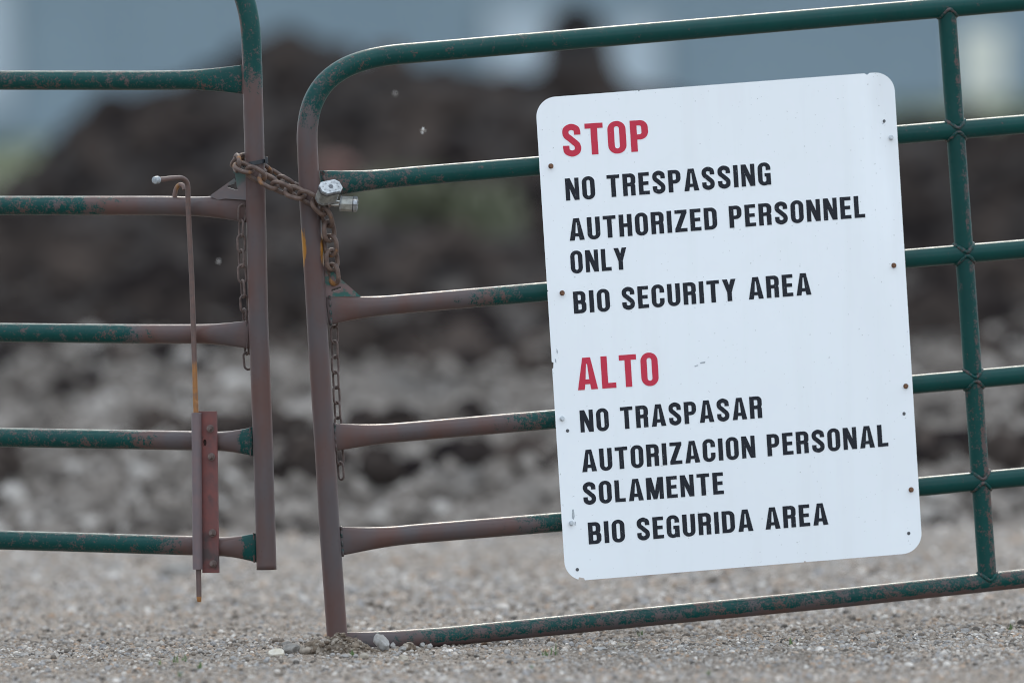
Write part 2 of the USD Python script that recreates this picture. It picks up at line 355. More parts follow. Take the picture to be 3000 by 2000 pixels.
SOIL = noisy('crumbly_soil', (0.115, 0.088, 0.066), (0.20, 0.165, 0.13), 55, 0.9, 0.0, bump=1.0, bscale=180, dist=0.006, spec=0.2)
BARNM = noisy('blue_grey_barn_metal', (0.195, 0.258, 0.303), (0.222, 0.288, 0.332), 0.4, 0.45)
BARNDOOR = noisy('pale_barn_door', (0.40, 0.46, 0.51), (0.44, 0.50, 0.55), 0.7, 0.5)
BARNTRIM = noisy('barn_trim', (0.33, 0.36, 0.38), (0.36, 0.40, 0.42), 0.5, 0.5)
DRUMM = noisy('cream_plastic_drum', (0.58, 0.575, 0.50), (0.63, 0.62, 0.55), 1.5, 0.5)
SEED = noisy('white_seed_fluff', (0.85, 0.84, 0.80), (0.8, 0.8, 0.78), 80, 0.9)

# ---------------------------------------------------------------- ground
zL, zR = px(0, 440, 116.0), px(3000, 315, 116.0)


def far_z(x):
    return np.interp(x, [zL[0] - 6, zL[0], zR[0], zR[0] + 6], [zL[2] - 0.1, zL[2], zR[2], zR[2] + 0.1])


def ground_z(x, y):
    x, y = np.asarray(x, float), np.asarray(y, float)
    p = np.stack(np.broadcast_arrays(x * 1.1, y * 0.8, 0 * x), -1)
    near = 0.022 * (meshkit.fbm(p, 4, 3) - 0.5) * smoothstep(np.abs(y - D), 0.0, 2.0) + 0.006 * (meshkit.fbm(p * 5.0, 3, 5) - 0.5)
    return near + smoothstep(y, 70, 112) * far_z(x)


gx = np.unique(np.r_[np.linspace(-2.4, 2.4, 161), np.linspace(-12, 12, 97), np.linspace(-60, 60, 41), np.linspace(-600, 600, 25)])
gy = np.unique(np.r_[np.linspace(-200, 16, 20), np.linspace(16, 32, 321), np.linspace(32, 60, 57), np.linspace(60, 124, 65), np.linspace(124, 900, 30)])
GX, GY = np.meshgrid(gx, gy)
GZ = ground_z(GX, GY)
gv = np.stack([GX, GY, GZ], -1).reshape(-1, 3)
nx, ny = len(gx), len(gy)
ii = np.arange(ny - 1)[:, None] * nx + np.arange(nx - 1)[None]
gf = np.stack([ii, ii + 1, ii + nx + 1, ii + nx], -1).reshape(-1, 4)
obj('ground', (gv, np.vstack([gf[:, [0, 1, 2]], gf[:, [0, 2, 3]]])), GROUND, smooth=True, kind='structure', label='grey gravel ground rising to grass far behind')


def instancer(name, protos, mat, pos, scale, quat, pick, label, cat, part):
    p = path_for(name, None)
    pi = UsdGeom.PointInstancer.Define(stage, p)
    BASE[p] = np.zeros(3)
    rel = pi.CreatePrototypesRel()
    for pr in protos:
        rel.AddTarget(obj(part, pr, mat, p, smooth=False if len(pr[1]) < 60 else 50))
    pi.CreatePositionsAttr(Vt.Vec3fArray.FromNumpy(pos.astype(np.float32)))
    pi.CreateScalesAttr(Vt.Vec3fArray.FromNumpy(scale.astype(np.float32)))
    q = quat / np.linalg.norm(quat, axis=1, keepdims=True)
    pi.CreateOrientationsAttr(Vt.QuathArray([Gf.Quath(float(a), float(b), float(c), float(d)) for a, b, c, d in q]))
    pi.CreateProtoIndicesAttr(Vt.IntArray.FromNumpy(pick.astype(np.int32)))
    tag(pi.GetPrim(), label, cat, kind='stuff')
    return p


def zspin(n, tilt):
    a = RNG.uniform(0, 2 * math.pi, n) / 2
    q = np.stack([np.cos(a), 0 * a, 0 * a, np.sin(a)], 1)
    q[:, 1:3] += RNG.normal(0, tilt, (n, 2))
    return q


pebbles = [rock(1.0, 40 + k, 1, 0.5, (1.0, RNG.uniform(0.65, 0.95), RNG.uniform(0.5, 0.75)), 3) for k in range(7)]


def scatter(n, y0, y1, r0_, r1_):
    y = RNG.uniform(y0, y1, n); half = np.maximum(2.7, 0.095 * y)
    x = RNG.uniform(-1, 1, n) * half
    q = meshkit.fbm(np.stack([x * 0.55 + 0.1 * y, y * 1.9, 0 * x], 1), 4, 71)
    keep = RNG.uniform(0, 1, n) < (0.25 + 0.75 * smoothstep(q, 0.40, 0.54)) * (1 - smoothstep(np.abs(x) / half, 0.62, 1.0)) * smoothstep(y, 17.2, 19.0)
    x, y = x[keep], y[keep]; n = len(x)
    r = np.exp(RNG.normal(math.log(r0_), 0.42, n)).clip(0.0016, r1_)
    z = ground_z(x, y) + r * RNG.uniform(-0.15, 0.4, n)
    return np.stack([x, y, z], 1), r


P1, R1 = scatter(360000, 17.2, 24.0, 0.0036, 0.012)
P2, R2 = scatter(125000, 24.0, 31.0, 0.0055, 0.022)
P, R = np.vstack([P1, P2]), np.r_[R1, R2]
instancer('gravel', pebbles, PEBBLE, P, np.repeat(R[:, None], 3, 1), zspin(len(R), 0.25), RNG.integers(0, 7, len(R)),
          'loose grey and tan gravel pebbles covering the ground around the gates', 'gravel', 'pebble')

# ---------------------------------------------------------------- earth heaps behind the gates
HY = [570 + 0.0175 * (1500 - x) for x in (0, 3000)]


def zpx(x, y, Y):
    return px(x, y, Y)[2]


SIL = np.array([(-900, 760), (-300, 660), (0, 600), (60, 570), (130, 500), (200, 395), (270, 345), (400, 300), (560, 250), (700, 180), (800, 150), (870, 128), (980, 125), (1060, 160), (1130, 188),
                (1260, 212), (1440, 235), (1600, 230), (1800, 240), (2000, 310), (2300, 370), (2600, 395), (2760, 400), (3000, 385), (3400, 420), (4200, 640)], float)
YR = 62.0                                                      # the ridge's distance
hx = np.linspace(-11, 11, 361); hy = np.unique(np.r_[np.linspace(29.0, 40.0, 190), np.linspace(40.0, 72.0, 200)])
HX, HYY = np.meshgrid(hx, hy)
PXC = 1500 + HX / (S * HYY)                                    # the photograph column of each heap point
ytop = np.interp(PXC, SIL[:, 0], SIL[:, 1])
tilt = -0.0175 * (PXC - 1500)
prof_t = [29.0, 29.7, 30.6, 31.8, 34.0, 38.0, 44.0]
prof_y = [1640, 1550, 1440, 1360, 1210, 1040, 870]
yy = np.interp(HYY, prof_t, prof_y) + tilt
k = smoothstep(HYY, 42.0, YR) ** 0.9
yy = yy * (1 - k) + ytop * k
HZ = EYE[2] - (yy - (566 + tilt)) * S * HYY
back = smoothstep(HYY, YR + 0.8, 71.0)
pq = np.stack([HX, HYY, 0 * HX], -1)
amp = smoothstep(HYY, 29.4, 30.4)
HZ += amp * (0.22 * (meshkit.fbm(pq * 1.3, 4, 11) - 0.5) * smoothstep(HYY, 31.5, 38) * (1 + 0.5 * smoothstep(HYY, 45, 60)) + 0.16 * (meshkit.fbm(pq * np.array([3.0, 2.0, 1]), 4, 17) - 0.5) + 0.11 * (meshkit.fbm(pq * 8.0, 3, 23) - 0.5))
edge = smoothstep(np.abs(HX), 8.0, 10.8)
gz_ = ground_z(HX, HYY)
HZ = HZ * (1 - back) + (gz_ - 0.15) * back
HZ = HZ * (1 - edge) + (gz_ - 0.15) * edge
HZ = np.where(HYY < 29.25, gz_ - 0.12, HZ)
dry = np.interp(HYY, [29, 31, 32.5, 35.0, 39.0, 44, 50, 60], [0.86, 0.80, 0.80, 0.66, 0.50, 0.30, 0.14, 0.24]) + 0.16 * (meshkit.fbm(pq * 0.45, 3, 31) - 0.5) * 2
hv = np.stack([HX, HYY, HZ], -1).reshape(-1, 3)
n1_, n2_ = len(hx), len(hy)
ii = np.arange(n2_ - 1)[:, None] * n1_ + np.arange(n1_ - 1)[None]
hf = np.stack([ii, ii + 1, ii + n1_ + 1, ii + n1_], -1).reshape(-1, 4)
obj('earth_heap', (hv, np.vstack([hf[:, [0, 1, 2]], hf[:, [0, 2, 3]]])), HEAPM, attrs={'dry': dry.ravel()},
    label='long blurred heap of dark earth and pale rubble behind both gates', cat='earth heap')


def heap_z(x, y):
    from scipy.ndimage import map_coordinates
    i = np.interp(np.asarray(y, float), hy, np.arange(len(hy))); j = (np.asarray(x) - hx[0]) / (hx[1] - hx[0])
    return map_coordinates(HZ, [np.atleast_1d(i), np.atleast_1d(j)], order=1, mode='nearest')


clods = [rock(1.0, 80 + k, 2, 0.6, (1.0, 0.85, 0.75), 4) for k in range(5)]


def heap_scatter(n, y0, y1, ra, rb, gate=None):
    y = RNG.uniform(y0, y1, n); x = RNG.uniform(-1, 1, n) * 0.11 * y
    if gate is not None:
        q = meshkit.fbm(np.stack([x * 1.5, y * 0.9, 0 * x], 1), 3, gate)
        keep = q > 0.53
        x, y = x[keep], y[keep]
    r = np.exp(RNG.normal(math.log(ra), 0.5, len(x))).clip(0.012, rb)
    z = heap_z(x, y) + r * 0.2
    return np.stack([x, y, z], 1), r


Pl, Rl = heap_scatter(13000, 29.3, 39.0, 0.022, 0.065)
instancer('pale_rubble', clods, CLOD_LIGHT, Pl, np.repeat(Rl[:, None], 3, 1), zspin(len(Rl), 0.4), RNG.integers(0, 5, len(Rl)),
          'pale grey clods and rubble strewn over the foot of the earth heap', 'rubble', 'clod')
Pd, Rd = heap_scatter(4700, 30.9, 33.2, 0.036, 0.11, 47)
Pe, Re = heap_scatter(3200, 36.0, 60.0, 0.06, 0.18)
Pd, Rd = np.vstack([Pd, Pe]), np.r_[Rd, Re]
instancer('dark_clods', clods, CLOD_DARK, Pd, np.repeat(Rd[:, None], 3, 1), zspin(len(Rd), 0.4), RNG.integers(0, 5, len(Rd)),
          'near-black lumps of damp earth lying on the earth heap', 'earth clods', 'clod')


def lump(name, x, y0, y1, w0, w1, Y, mat, seed, label, cat):
    """An upright lump of earth: a revolved, roughened profile between rows y0 (top) and y1 (base)."""
    ts = np.linspace(0, 1, 16); th = np.linspace(0, 2 * math.pi, 28, endpoint=False)
    top, bot = px(x, y0, Y), px(x, y1, Y)
    v = []
    for t in ts:
        r = (w0 + (w1 - w0) * t) * S * Y * math.sqrt(min(1, t * 5 + 0.02))
        c = top * (1 - t) + bot * t
        ring = np.stack([c[0] + r * np.cos(th), c[1] + r * np.sin(th), np.full(28, c[2])], 1)
        q = meshkit.fbm(ring * 5.0, 3, seed) - 0.5
        ring[:, :2] += (ring[:, :2] - c[:2]) * (0.7 * q)[:, None]
        v.append(ring)
    v = np.vstack(v + [top[None], bot[None]]); f = []
    for i in range(15):
        for k_ in range(28):
            l = (k_ + 1) % 28
            f += [(i * 28 + k_, (i + 1) * 28 + k_, (i + 1) * 28 + l), (i * 28 + k_, (i + 1) * 28 + l, i * 28 + l)]
    for k_ in range(28):
        l = (k_ + 1) % 28
        f += [(len(v) - 2, k_, l), (len(v) - 1, 15 * 28 + l, 15 * 28 + k_)]
    return obj(name, (v, np.array(f)), mat, attrs={'dry': np.full(len(v), 0.12)}, label=label, cat=cat)


lump('earth_mound', 1690, 8, 330, 70, 135, 64.0, HEAPM, 3, 'narrow dark upright mound of earth above the sign and the heap', 'earth mound')

# far grass and the barn
n = 5200
y = RNG.uniform(74, 117, n); x = RNG.uniform(-11, 11, n)
z = ground_z(x, y)


def tuft(nb, h, w, seed, spread=0.35):
    g = np.random.default_rng(seed); V, F = [], []
    for b_ in range(nb):
        a = g.uniform(0, 2 * math.pi); lean = g.uniform(0.1, 0.7); hh = h * g.uniform(0.5, 1.0)
        base = np.array([g.uniform(-1, 1) * spread * 0.3, g.uniform(-1, 1) * spread * 0.3, 0]) * h
        d_ = np.array([math.cos(a), math.sin(a), 0]); s_ = np.array([-d_[1], d_[0], 0]) * w / 2
        p0, p1, p2 = base, base + d_ * lean * hh * 0.35 + [0, 0, hh * 0.6], base + d_ * lean * hh + [0, 0, hh * (1 - 0.3 * lean)]
        n0 = len(V)
        V += [p0 - s_, p0 + s_, p1 - s_ * 0.9, p1 + s_ * 0.9, p2]
        F += [(n0, n0 + 1, n0 + 3), (n0, n0 + 3, n0 + 2), (n0 + 2, n0 + 3, n0 + 4)]
    return np.array(V), np.array(F)


instancer('grass', [tuft(22, 1.0, 0.10, 60 + q) for q in range(3)], GRASS, np.stack([x, y, z - 0.01], 1), np.repeat(RNG.uniform(0.07, 0.17, n)[:, None], 3, 1), zspin(n, 0.05), RNG.integers(0, 3, n),
          'blurred strip of green grass far behind the earth heap', 'grass', 'grass_tuft')

BY = 120.0
by0, by1 = -18.0, 20.0
bz = min(zL[2], zR[2]) - 0.4
barn = thing('barn', (1.0, BY, bz), 'long blue-grey metal barn blurred across the far background', 'barn')
xs, zs = [], []
x = by0
prof = []
while x < by1:
    prof += [(x, 0), (x + 0.20, 0), (x + 0.225, -0.03), (x + 0.275, -0.03)]
    x += 0.30
prof.append((x, 0)); by1 = x
pr = np.array(prof)
v = np.vstack([np.c_[pr[:, 0], BY + pr[:, 1], np.full(len(pr), bz)], np.c_[pr[:, 0], BY + pr[:, 1], np.full(len(pr), bz + 4.6)],
               np.c_[pr[:, 0], np.full(len(pr), BY + 0.12), np.full(len(pr), bz)], np.c_[pr[:, 0], np.full(len(pr), BY + 0.12), np.full(len(pr), bz + 4.6)]])
n_ = len(pr); i = np.arange(n_ - 1)
quads = np.vstack([np.stack([i, i + 1, n_ + i + 1, n_ + i], 1), np.stack([2 * n_ + i + 1, 2 * n_ + i, 3 * n_ + i, 3 * n_ + i + 1], 1), np.stack([n_ + i, n_ + i + 1, 3 * n_ + i + 1, 3 * n_ + i], 1)])
obj('wall', (v, np.vstack([quads[:, [0, 1, 2]], quads[:, [0, 2, 3]]])), BARNM, barn, smooth=False)


def boxm(x0, x1, y0_, y1_, z0, z1):
    m = trimesh.creation.box((x1 - x0, y1_ - y0_, z1 - z0)); m.apply_translation(((x0 + x1) / 2, (y0_ + y1_) / 2, (z0 + z1) / 2))
    return np.array(m.vertices), np.array(m.faces)


obj('wall', boxm(by0, by0 + 0.12, BY + 0.13, BY + 14, bz, bz + 4.6), BARNM, barn, smooth=False)
obj('wall', boxm(by1 - 0.12, by1, BY + 0.13, BY + 14, bz, bz + 4.6), BARNM, barn, smooth=False)
rz = bz + 4.62
rv = np.array([(by0 - 0.4, BY - 0.6, rz), (by1 + 0.4, BY - 0.6, rz), (by1 + 0.4, BY + 7, rz + 2.2), (by0 - 0.4, BY + 7, rz + 2.2), (by1 + 0.4, BY + 14.6, rz), (by0 - 0.4, BY + 14.6, rz)])
rv2 = rv + [0, 0, 0.12]
rv = np.vstack([rv, rv2])
obj('roof', (rv, np.array([(6, 7, 8), (6, 8, 9), (9, 8, 10), (9, 10, 11), (1, 0, 3), (1, 3, 2), (2, 3, 5), (2, 5, 4), (0, 1, 7), (0, 7, 6), (4, 5, 11), (4, 11, 10)])), BARNTRIM, barn, smooth=False)
for cx, half, yt, yb in ((1525, 80, 20, 330), (1868, 60, 60, 330), (-40, 60, -40, 330)):
    a, b = px(cx - half, yb, BY - 0.06), px(cx + half, yt, BY - 0.06)
    dr = obj('door', boxm(a[0], b[0], BY - 0.075, BY - 0.035, a[2], b[2]), BARNDOOR, barn, smooth=False)
    for x0, x1, z0, z1 in ((a[0] - 0.06, a[0], a[2], b[2] + 0.06), (b[0], b[0] + 0.06, a[2], b[2] + 0.06), (a[0], b[0], b[2], b[2] + 0.06)):
        obj('door_trim', boxm(x0, x1, BY - 0.095, BY - 0.035, z0, z1), BARNTRIM, dr, smooth=False)

c = px(2878, 318, 112.0); kk = S * 112.0
gz0 = float(ground_z(c[0], c[1]))
rr, hh = 66 * kk, 225 * kk
drum = thing('plastic_drum', (c[0], c[1], gz0), 'cream plastic drum standing blurred on the grass beyond the right gate', 'drum')
prof = [(0, 0), (0.93, 0), (1, 0.03), (1, 0.30), (1.03, 0.32), (1.03, 0.35), (1, 0.37), (1, 0.64), (1.03, 0.66), (1.03, 0.69), (1, 0.71), (1, 0.95), (0.95, 0.99), (0.9, 1.0), (0.88, 0.985), (0, 0.985)]
m = trimesh.creation.revolve(np.array(prof) * [rr, hh], sections=32); m.apply_translation((c[0], c[1], gz0))
obj('body', m, DRUMM, drum)
for s_ in (-1, 1):
    m = trimesh.creation.cylinder(rr * 0.13, hh * 0.03, sections=16); m.apply_translation((c[0] + s_ * rr * 0.55, c[1], gz0 + hh))
    obj('bung', m, BARNTRIM, drum)


wd = []
for wx in np.linspace(1090, 1450, 60):
    p = px(wx, RNG.uniform(455, 590), 50.0); z_ = float(heap_z(p[0], p[1])[0])
    V, F = tuft(24, RNG.uniform(0.16, 0.34), 0.05, int(wx), 1.6)
    wd.append((V + [p[0], p[1] + RNG.uniform(-2, 2), z_ - 0.01], F))
obj('weeds', cat_mesh(wd), WEED, None, smooth=False, label='blurred olive weeds on the heap behind the upper rail of the right gate', cat='weeds', kind='stuff')
p = px(985, 505, 50.0)
v, f = rock(0.11, 5, 2)
obj('brick_lump', (v + [p[0], p[1], max(p[2], float(heap_z(p[0], p[1])[0]) + 0.02)], f), noisy('dull_red_brick', (0.15, 0.075, 0.06), (0.19, 0.10, 0.08), 12, 0.85),
    label='blurred reddish lump on the heap just right of the latch post', cat='brick')
for (fx, fy, Y, r, lb) in ((1240, 383, 22.9, 0.0046, 'bright white speck of seed fluff floating above the middle of the right gate'), (1158, 275, 24.6, 0.0032, 'faint speck of seed fluff floating below the top rail bend'),
                           (640, 765, 24.2, 0.0030, 'faint speck of seed fluff floating left of the thin chain')):
    g = np.random.default_rng(int(fx)); c = px(fx, fy, Y); parts = []
    for q in range(26):
        d_ = g.normal(size=3); d_ /= np.linalg.norm(d_); u_ = np.cross(d_, [0.3, 0.5, 0.8]); u_ /= np.linalg.norm(u_)
        parts.append((np.array([c, c + d_ * r * 1.5 + u_ * r * 0.16, c + d_ * r * 1.5 - u_ * r * 0.16, c + d_ * r * 1.9]), np.array([(0, 1, 2), (1, 3, 2)])))
    obj('seed_fluff', cat_mesh(parts), SEED, smooth=False, label=lb, cat='seed fluff')

# ---------------------------------------------------------------- gates
MM = S * D                                                     # metres per photograph pixel at the latch
yawR, yawL = 0.25, 0.40
nR = np.array([yawR, -1, 0]) / math.hypot(1, yawR)             # towards the camera
nL = np.array([-yawL, -1, 0]) / math.hypot(1, yawL)


def YRg(x):
    return D + yawR * (x - 950) * MM


def YLg(x):
    return D + yawL * (760 - x) * MM


def gr(x, y, out=0.0):
    return px(x, y, YRg(x) - out * 1.05)


def gl(x, y, out=0.0):
    return px(x, y, YLg(x) - out * 1.08)


RT = 28.6 * MM                                                 # tube radius, 22 mm


def bezier(p0, p1, p2, p3, n=24):
    t = np.linspace(0, 1, n)[:, None]
    return (1 - t) ** 3 * np.array(p0) + 3 * t * (1 - t) ** 2 * np.array(p1) + 3 * t * t * (1 - t) * np.array(p2) + t ** 3 * np.array(p3)


def tube2(pts2, plane, d, a, b, wear, ochre=None, seg=28, step=14):
    """A gate tube along photograph points; a, b, wear are functions of (x, y) arrays in photograph pixels."""
    q = resample(pts2, step)
    P3 = np.array([plane(*p) for p in q])
    A = a(q[:, 0], q[:, 1]) if callable(a) else np.full(len(q), a)
    B = b(q[:, 0], q[:, 1]) if callable(b) else np.full(len(q), b)
    v, f = sweep(P3, A, B, d, seg)
    v = v + (meshkit.fbm(v * 14.0, 3, 9)[:, None] - 0.5) * 0.0022 * d        # dents
    W = wear(q[:, 0], q[:, 1]) if callable(wear) else np.full(len(q), wear)
    w = np.r_[np.repeat(W, seg), W[0], W[-1]]
    th = np.linspace(0, 2 * math.pi, seg, endpoint=False)
    side = np.r_[np.tile(np.cos(th), len(q)), 0, 0]
    o = np.zeros(len(v))
    if ochre is not None:
        Y2 = np.r_[np.repeat(q[:, 1], seg), q[0, 1], q[-1, 1]]
        o = ochre(side, Y2)
    return (v, f), {'wear': w, 'ochre': o}, side


def flare_fn(x0, x1, grow):
    """Half height of a rail that is flattened from x0 to its end at x1."""
    return lambda x, y: RT * (1 + (grow - 1) * np.clip((x - x0) / (x1 - x0), 0, 1) ** 1.7)


def flat_fn(x0, x1, shrink):
    return lambda x, y: RT * (1 - (1 - shrink) * np.clip((x - x0) / (x1 - x0), 0, 1) ** 1.3)


# right gate
gate_r = thing('tube_gate', (gr(987, 1880)[0], gr(987, 1880)[1], 0), 'sagging green tube gate carrying the white sign, its rusty latch post in the gravel', 'gate')
slope = -0.0853
post = [(990, 1930), (987, 1850), (965, 1544), (952, 1311), (938, 1098), (920, 790), (908, 600), (901, 440)]
corner = bezier((901, 440), (886, 240), (995, 172), (1190, 157.4), 28).tolist()
top = [(3000, 3), (4400, -118)]
hinge = bezier((4400, -118), (4700, -144), (4790, -60), (4800, 140), 14).tolist() + [(4905, 1560)]
pts = post + corner[1:] + top + hinge[1:]


def wear_frame_r(x, y):
    w = np.where(x < 1010, 0.35 + 0.65 * smoothstep(y, 250, 520), 0.30 - 0.12 * smoothstep(x, 1100, 2300))
    return w


def ochre_r(side, y):
    env = np.exp(-((y - 735) / 80.0) ** 2)
    return env * np.clip(0.41 + 0.30 * np.abs(side) ** 2, 0, 0.75) + 0.12 * np.exp(-((y - 640) / 60) ** 2) * (np.abs(side) > 0.6)


(msh, at, side) = tube2(pts, gr, nR, 30.3 * MM, 30.3 * MM, wear_frame_r, ochre_r)
# the inner (right-hand) face of the bend and post keeps more green
v = msh[0]
at['wear'] = np.clip(at['wear'] - 0.0 * side, 0, 1)
obj('frame_tube', msh, PAINT, gate_r, attrs=at, label='bent outer tube, bare reddish primer down the latch post')

rails_r = [
    ('rail', [(940, 541), (1000, 535.7), (1214, 516), (1573, 486.5), (2632, 395), (3000, 364), (4815, 215)], 940, 1.46, lambda x, y: 0.22 + 0.22 * (1 - smoothstep(x, 950, 1600))),
    ('rail', [(958, 910), (1000, 905), (1100, 897), (1601, 854), (2652, 758), (3000, 729), (4840, 575)], 958, 1.50, lambda x, y: 0.20 + 0.78 * (1 - smoothstep(x, 1150, 1640))),
    ('rail', [(972, 1280), (1020, 1278), (1100, 1272), (1626, 1227), (2676, 1125.5), (3000, 1097), (4865, 930)], 972, 1.45, lambda x, y: 0.20 + 0.78 * (1 - smoothstep(x, 1250, 1780))),
    ('rail', [(992, 1585), (1040, 1581), (1214, 1563), (1641, 1528), (2692, 1425), (3000, 1396), (4885, 1220)], 992, 1.50, lambda x, y: 0.20 + 0.80 * (1 - smoothstep(x, 1330, 1740))),
    ('bottom_rail', [(1000, 1882), (1060, 1880), (1150, 1874), (1299, 1864), (2000, 1795), (2427, 1754), (3000, 1693), (4905, 1500)], 1000, 1.12, lambda x, y: 0.46 + 0.24 * (1 - smoothstep(x, 1050, 1350)))]
for nm, pts, xe, grow, w in rails_r:
    msh, at, side = tube2(pts, gr, nR, flare_fn(xe + 190, xe, grow), flat_fn(xe + 150, xe, 0.34), w)
    if nm == 'bottom_rail':
        at['wear'] = np.clip(at['wear'] + 0.30 * (side > 0.55) * 1.0, 0, 1)
    obj(nm, msh, PAINT, gate_r, attrs=at, label='bottom rail with its worn underside close to the gravel' if nm == 'bottom_rail' else None)

rows = [rails_r[0], rails_r[1], rails_r[2], rails_r[3], rails_r[4]]


def rail_y(i, x):
    if i < 0:
        return 157.4 + slope * (x - 1190)
    p_ = np.array(rows[i][1]); return float(np.interp(x, p_[:, 0], p_[:, 1]))


def brace_x(y):
    return 2776 + (y - 60) * 117 / 1630.0


for i in range(-1, 4):                                          # five lengths of upright between the rails
    ya = ybz = 0
    for _ in range(3):
        ya = rail_y(i, brace_x(ya or 500)); ybz = rail_y(i + 1, brace_x(ybz or 500))
    msh, at, side = tube2([(brace_x(ya + 6), ya + 6), (brace_x(ybz - 6), ybz - 6)], gr, nR, RT * 0.97, RT * 0.97, lambda x, y: np.full_like(x, 0.20))
    yv = np.array([p_[2] for p_ in msh[0]])
    at['wear'] = np.clip(at['wear'] + 0.22 * (side < -0.2) + (0.10 if i in (2, 3) else 0), 0, 1)
    br = obj('upright', msh, PAINT, gate_r, attrs=at)
    ax = gr(brace_x(ybz), ybz) - gr(brace_x(ya), ya); ax /= np.linalg.norm(ax)
    rx = gr(3000, 0) - gr(2700, 25); rx /= np.linalg.norm(rx)
    for (yc, sgn) in ((ya, 1), (ybz, -1)):
        cpt = gr(brace_x(yc), yc); th = np.linspace(0, 2 * math.pi, 40, endpoint=False)
        rb = RT * 0.985
        side_v = np.cross(ax, nR)
        ring = np.array([cpt + side_v * rb * math.cos(t) + nR * rb * math.sin(t) + ax * sgn * math.sqrt(max(RT ** 2 - (rb * math.sin(t)) ** 2, (0.22 * RT) ** 2)) for t in th])
        # follow the rail's slope
        ring += ax * 0.0
        wob = 0.0042 * (1 + 1.0 * (meshkit.fbm(ring * 160, 2, 4) - 0.5))
        v_, f_ = sweep(ring, wob, wob, nR + 0.2 * ax, 8, closed=True)
        obj('weld', (v_, f_), PAINT, gate_r, attrs={'wear': np.full(len(v_), 0.48), 'ochre': np.zeros(len(v_))})

# weld beads and gusset at the latch post of the right gate
for nm, pts, xe, grow, w in rails_r[:4]:
    yc = pts[0][1]; hh = RT * grow / MM
    ps = [gr(xe + 10 + 0.06 * (q), yc + q, 0.006 + 0.002 * math.sin(q)) for q in np.linspace(-hh, hh, 18)]
    v_, f_ = sweep(np.array(ps), 0.0030, 0.0030, nR, 8)
    obj('weld', (v_, f_), PAINT, gate_r, attrs={'wear': np.full(len(v_), 0.55), 'ochre': np.zeros(len(v_))})


def zA(X, Y):                                                   # first close-up: 3.336 px per photograph px from (400, 430)
    return 400 + X / 3.336, 430 + Y / 3.336


poly = [zA(*q) for q in [(1832, 1138), (1872, 1178), (2004, 1300), (2196, 1468), (2150, 1500), (1880, 1500), (1840, 1480)]]
slot = [zA(*q) for q in [(1905, 1392), (1985, 1365), (2003, 1368), (1998, 1384), (1915, 1412), (1900, 1410)]]
v_, f_ = plate([gr(*q) for q in poly], nR, 0.005, [[gr(*q) for q in slot]])
tm = trimesh.Trimesh(v_, f_).subdivide_to_size(0.02); v_, f_ = np.array(tm.vertices), np.array(tm.faces)
obj('gusset_plate', (v_, f_), noisy('gusset_paint', (0.135, 0.085, 0.080), (0.012, 0.075, 0.060), 28, 0.5, lo=0.47, hi=0.53, bump=0.2), gate_r, smooth=False, label='triangular slotted chain plate above the second rail')

# left gate
gate_l = thing('tube_gate', (gl(760, 1640)[0], gl(760, 1640)[1], 0), 'level green tube gate on the left with the open-ended rusty post and drop rod', 'gate')
pl = [(781, 1668), (771, 1311), (756.5, 926), (750.5, 641), (745, 427), (739, 205), (737, 140)]
pl += bezier((737, 140), (733, -60), (660, -150), (470, -160), 26)[1:].tolist()
pl += [(-1500, -120)] + bezier((-1500, -120), (-1700, -118), (-1780, -40), (-1782, 150), 12)[1:].tolist() + [(-1790, 1560)]


def wear_post_l(x, y):
    return np.where(x > 500, 0.30 + 0.70 * smoothstep(y, 130, 400), 0.25)


def ochre_l(side, y):
    return 0.50 * np.exp(-((y - 585) / 40) ** 2) * (np.abs(side + 0.72) < 0.2) + 0.5 * np.exp(-((y - 1668) / 6) ** 2)


msh, at, side = tube2(pl, gl, nL, 29.3 * MM, 29.3 * MM, wear_post_l, ochre_l)
at['wear'] = np.clip(at['wear'] + 0.25 * (side * 1.0 < -0.45) * (at['wear'] < 0.99), 0, 1)
obj('frame_tube', msh, PAINT, gate_l, attrs=at, label='outer tube, bare rusty primer along the open-ended post')
rails_l = [
    ([(712, 233), (600, 234), (427, 236), (0, 235.5), (-1785, 232)], 718, 1.52, lambda x, y: 0.37 + 0 * x, 520),
    ([(722, 609), (610, 605.5), (480, 602.5), (0, 602.5), (-1785, 600)], 722, 1.50, lambda x, y: 0.42 + 0.56 * smoothstep(x, 150, 560), 560),
    ([(731, 980), (600, 978), (427, 978), (0, 974), (-1785, 955)], 731, 1.46, lambda x, y: 0.33 + 0.65 * smoothstep(x, 300, 560), 580),
    ([(741, 1293), (640, 1292), (555, 1290), (0, 1280.5), (-1785, 1245)], 741, 1.50, lambda x, y: 0.36 + 0.60 * smoothstep(x, 300, 600) - 0.55 * smoothstep(x, 690, 712), 640),
    ([(752, 1603.5), (650, 1600), (555, 1597), (0, 1580.5), (-1785, 1525)], 752, 1.52, lambda x, y: 0.35 + 0.52 * smoothstep(x, 440, 620) - 0.55 * smoothstep(x, 702, 722), 650)]
for pts, xe, grow, w, x0 in rails_l:
    msh, at, side = tube2(pts, gl, nL, flare_fn(x0, xe, grow), flat_fn(x0 + 20, xe, 0.32), w)
    obj('rail', msh, PAINT, gate_l, attrs=at)
    yc = pts[0][1]; hh = RT * grow / MM
    ps = [gl(xe - 8 + 0.02 * q, yc + q, 0.005) for q in np.linspace(-hh, hh, 18)]
    v_, f_ = sweep(np.array(ps), 0.0018, 0.0018, nL, 8)
    obj('weld', (v_, f_), PAINT, gate_l, attrs={'wear': np.full(len(v_), 0.7), 'ochre': np.zeros(len(v_))})

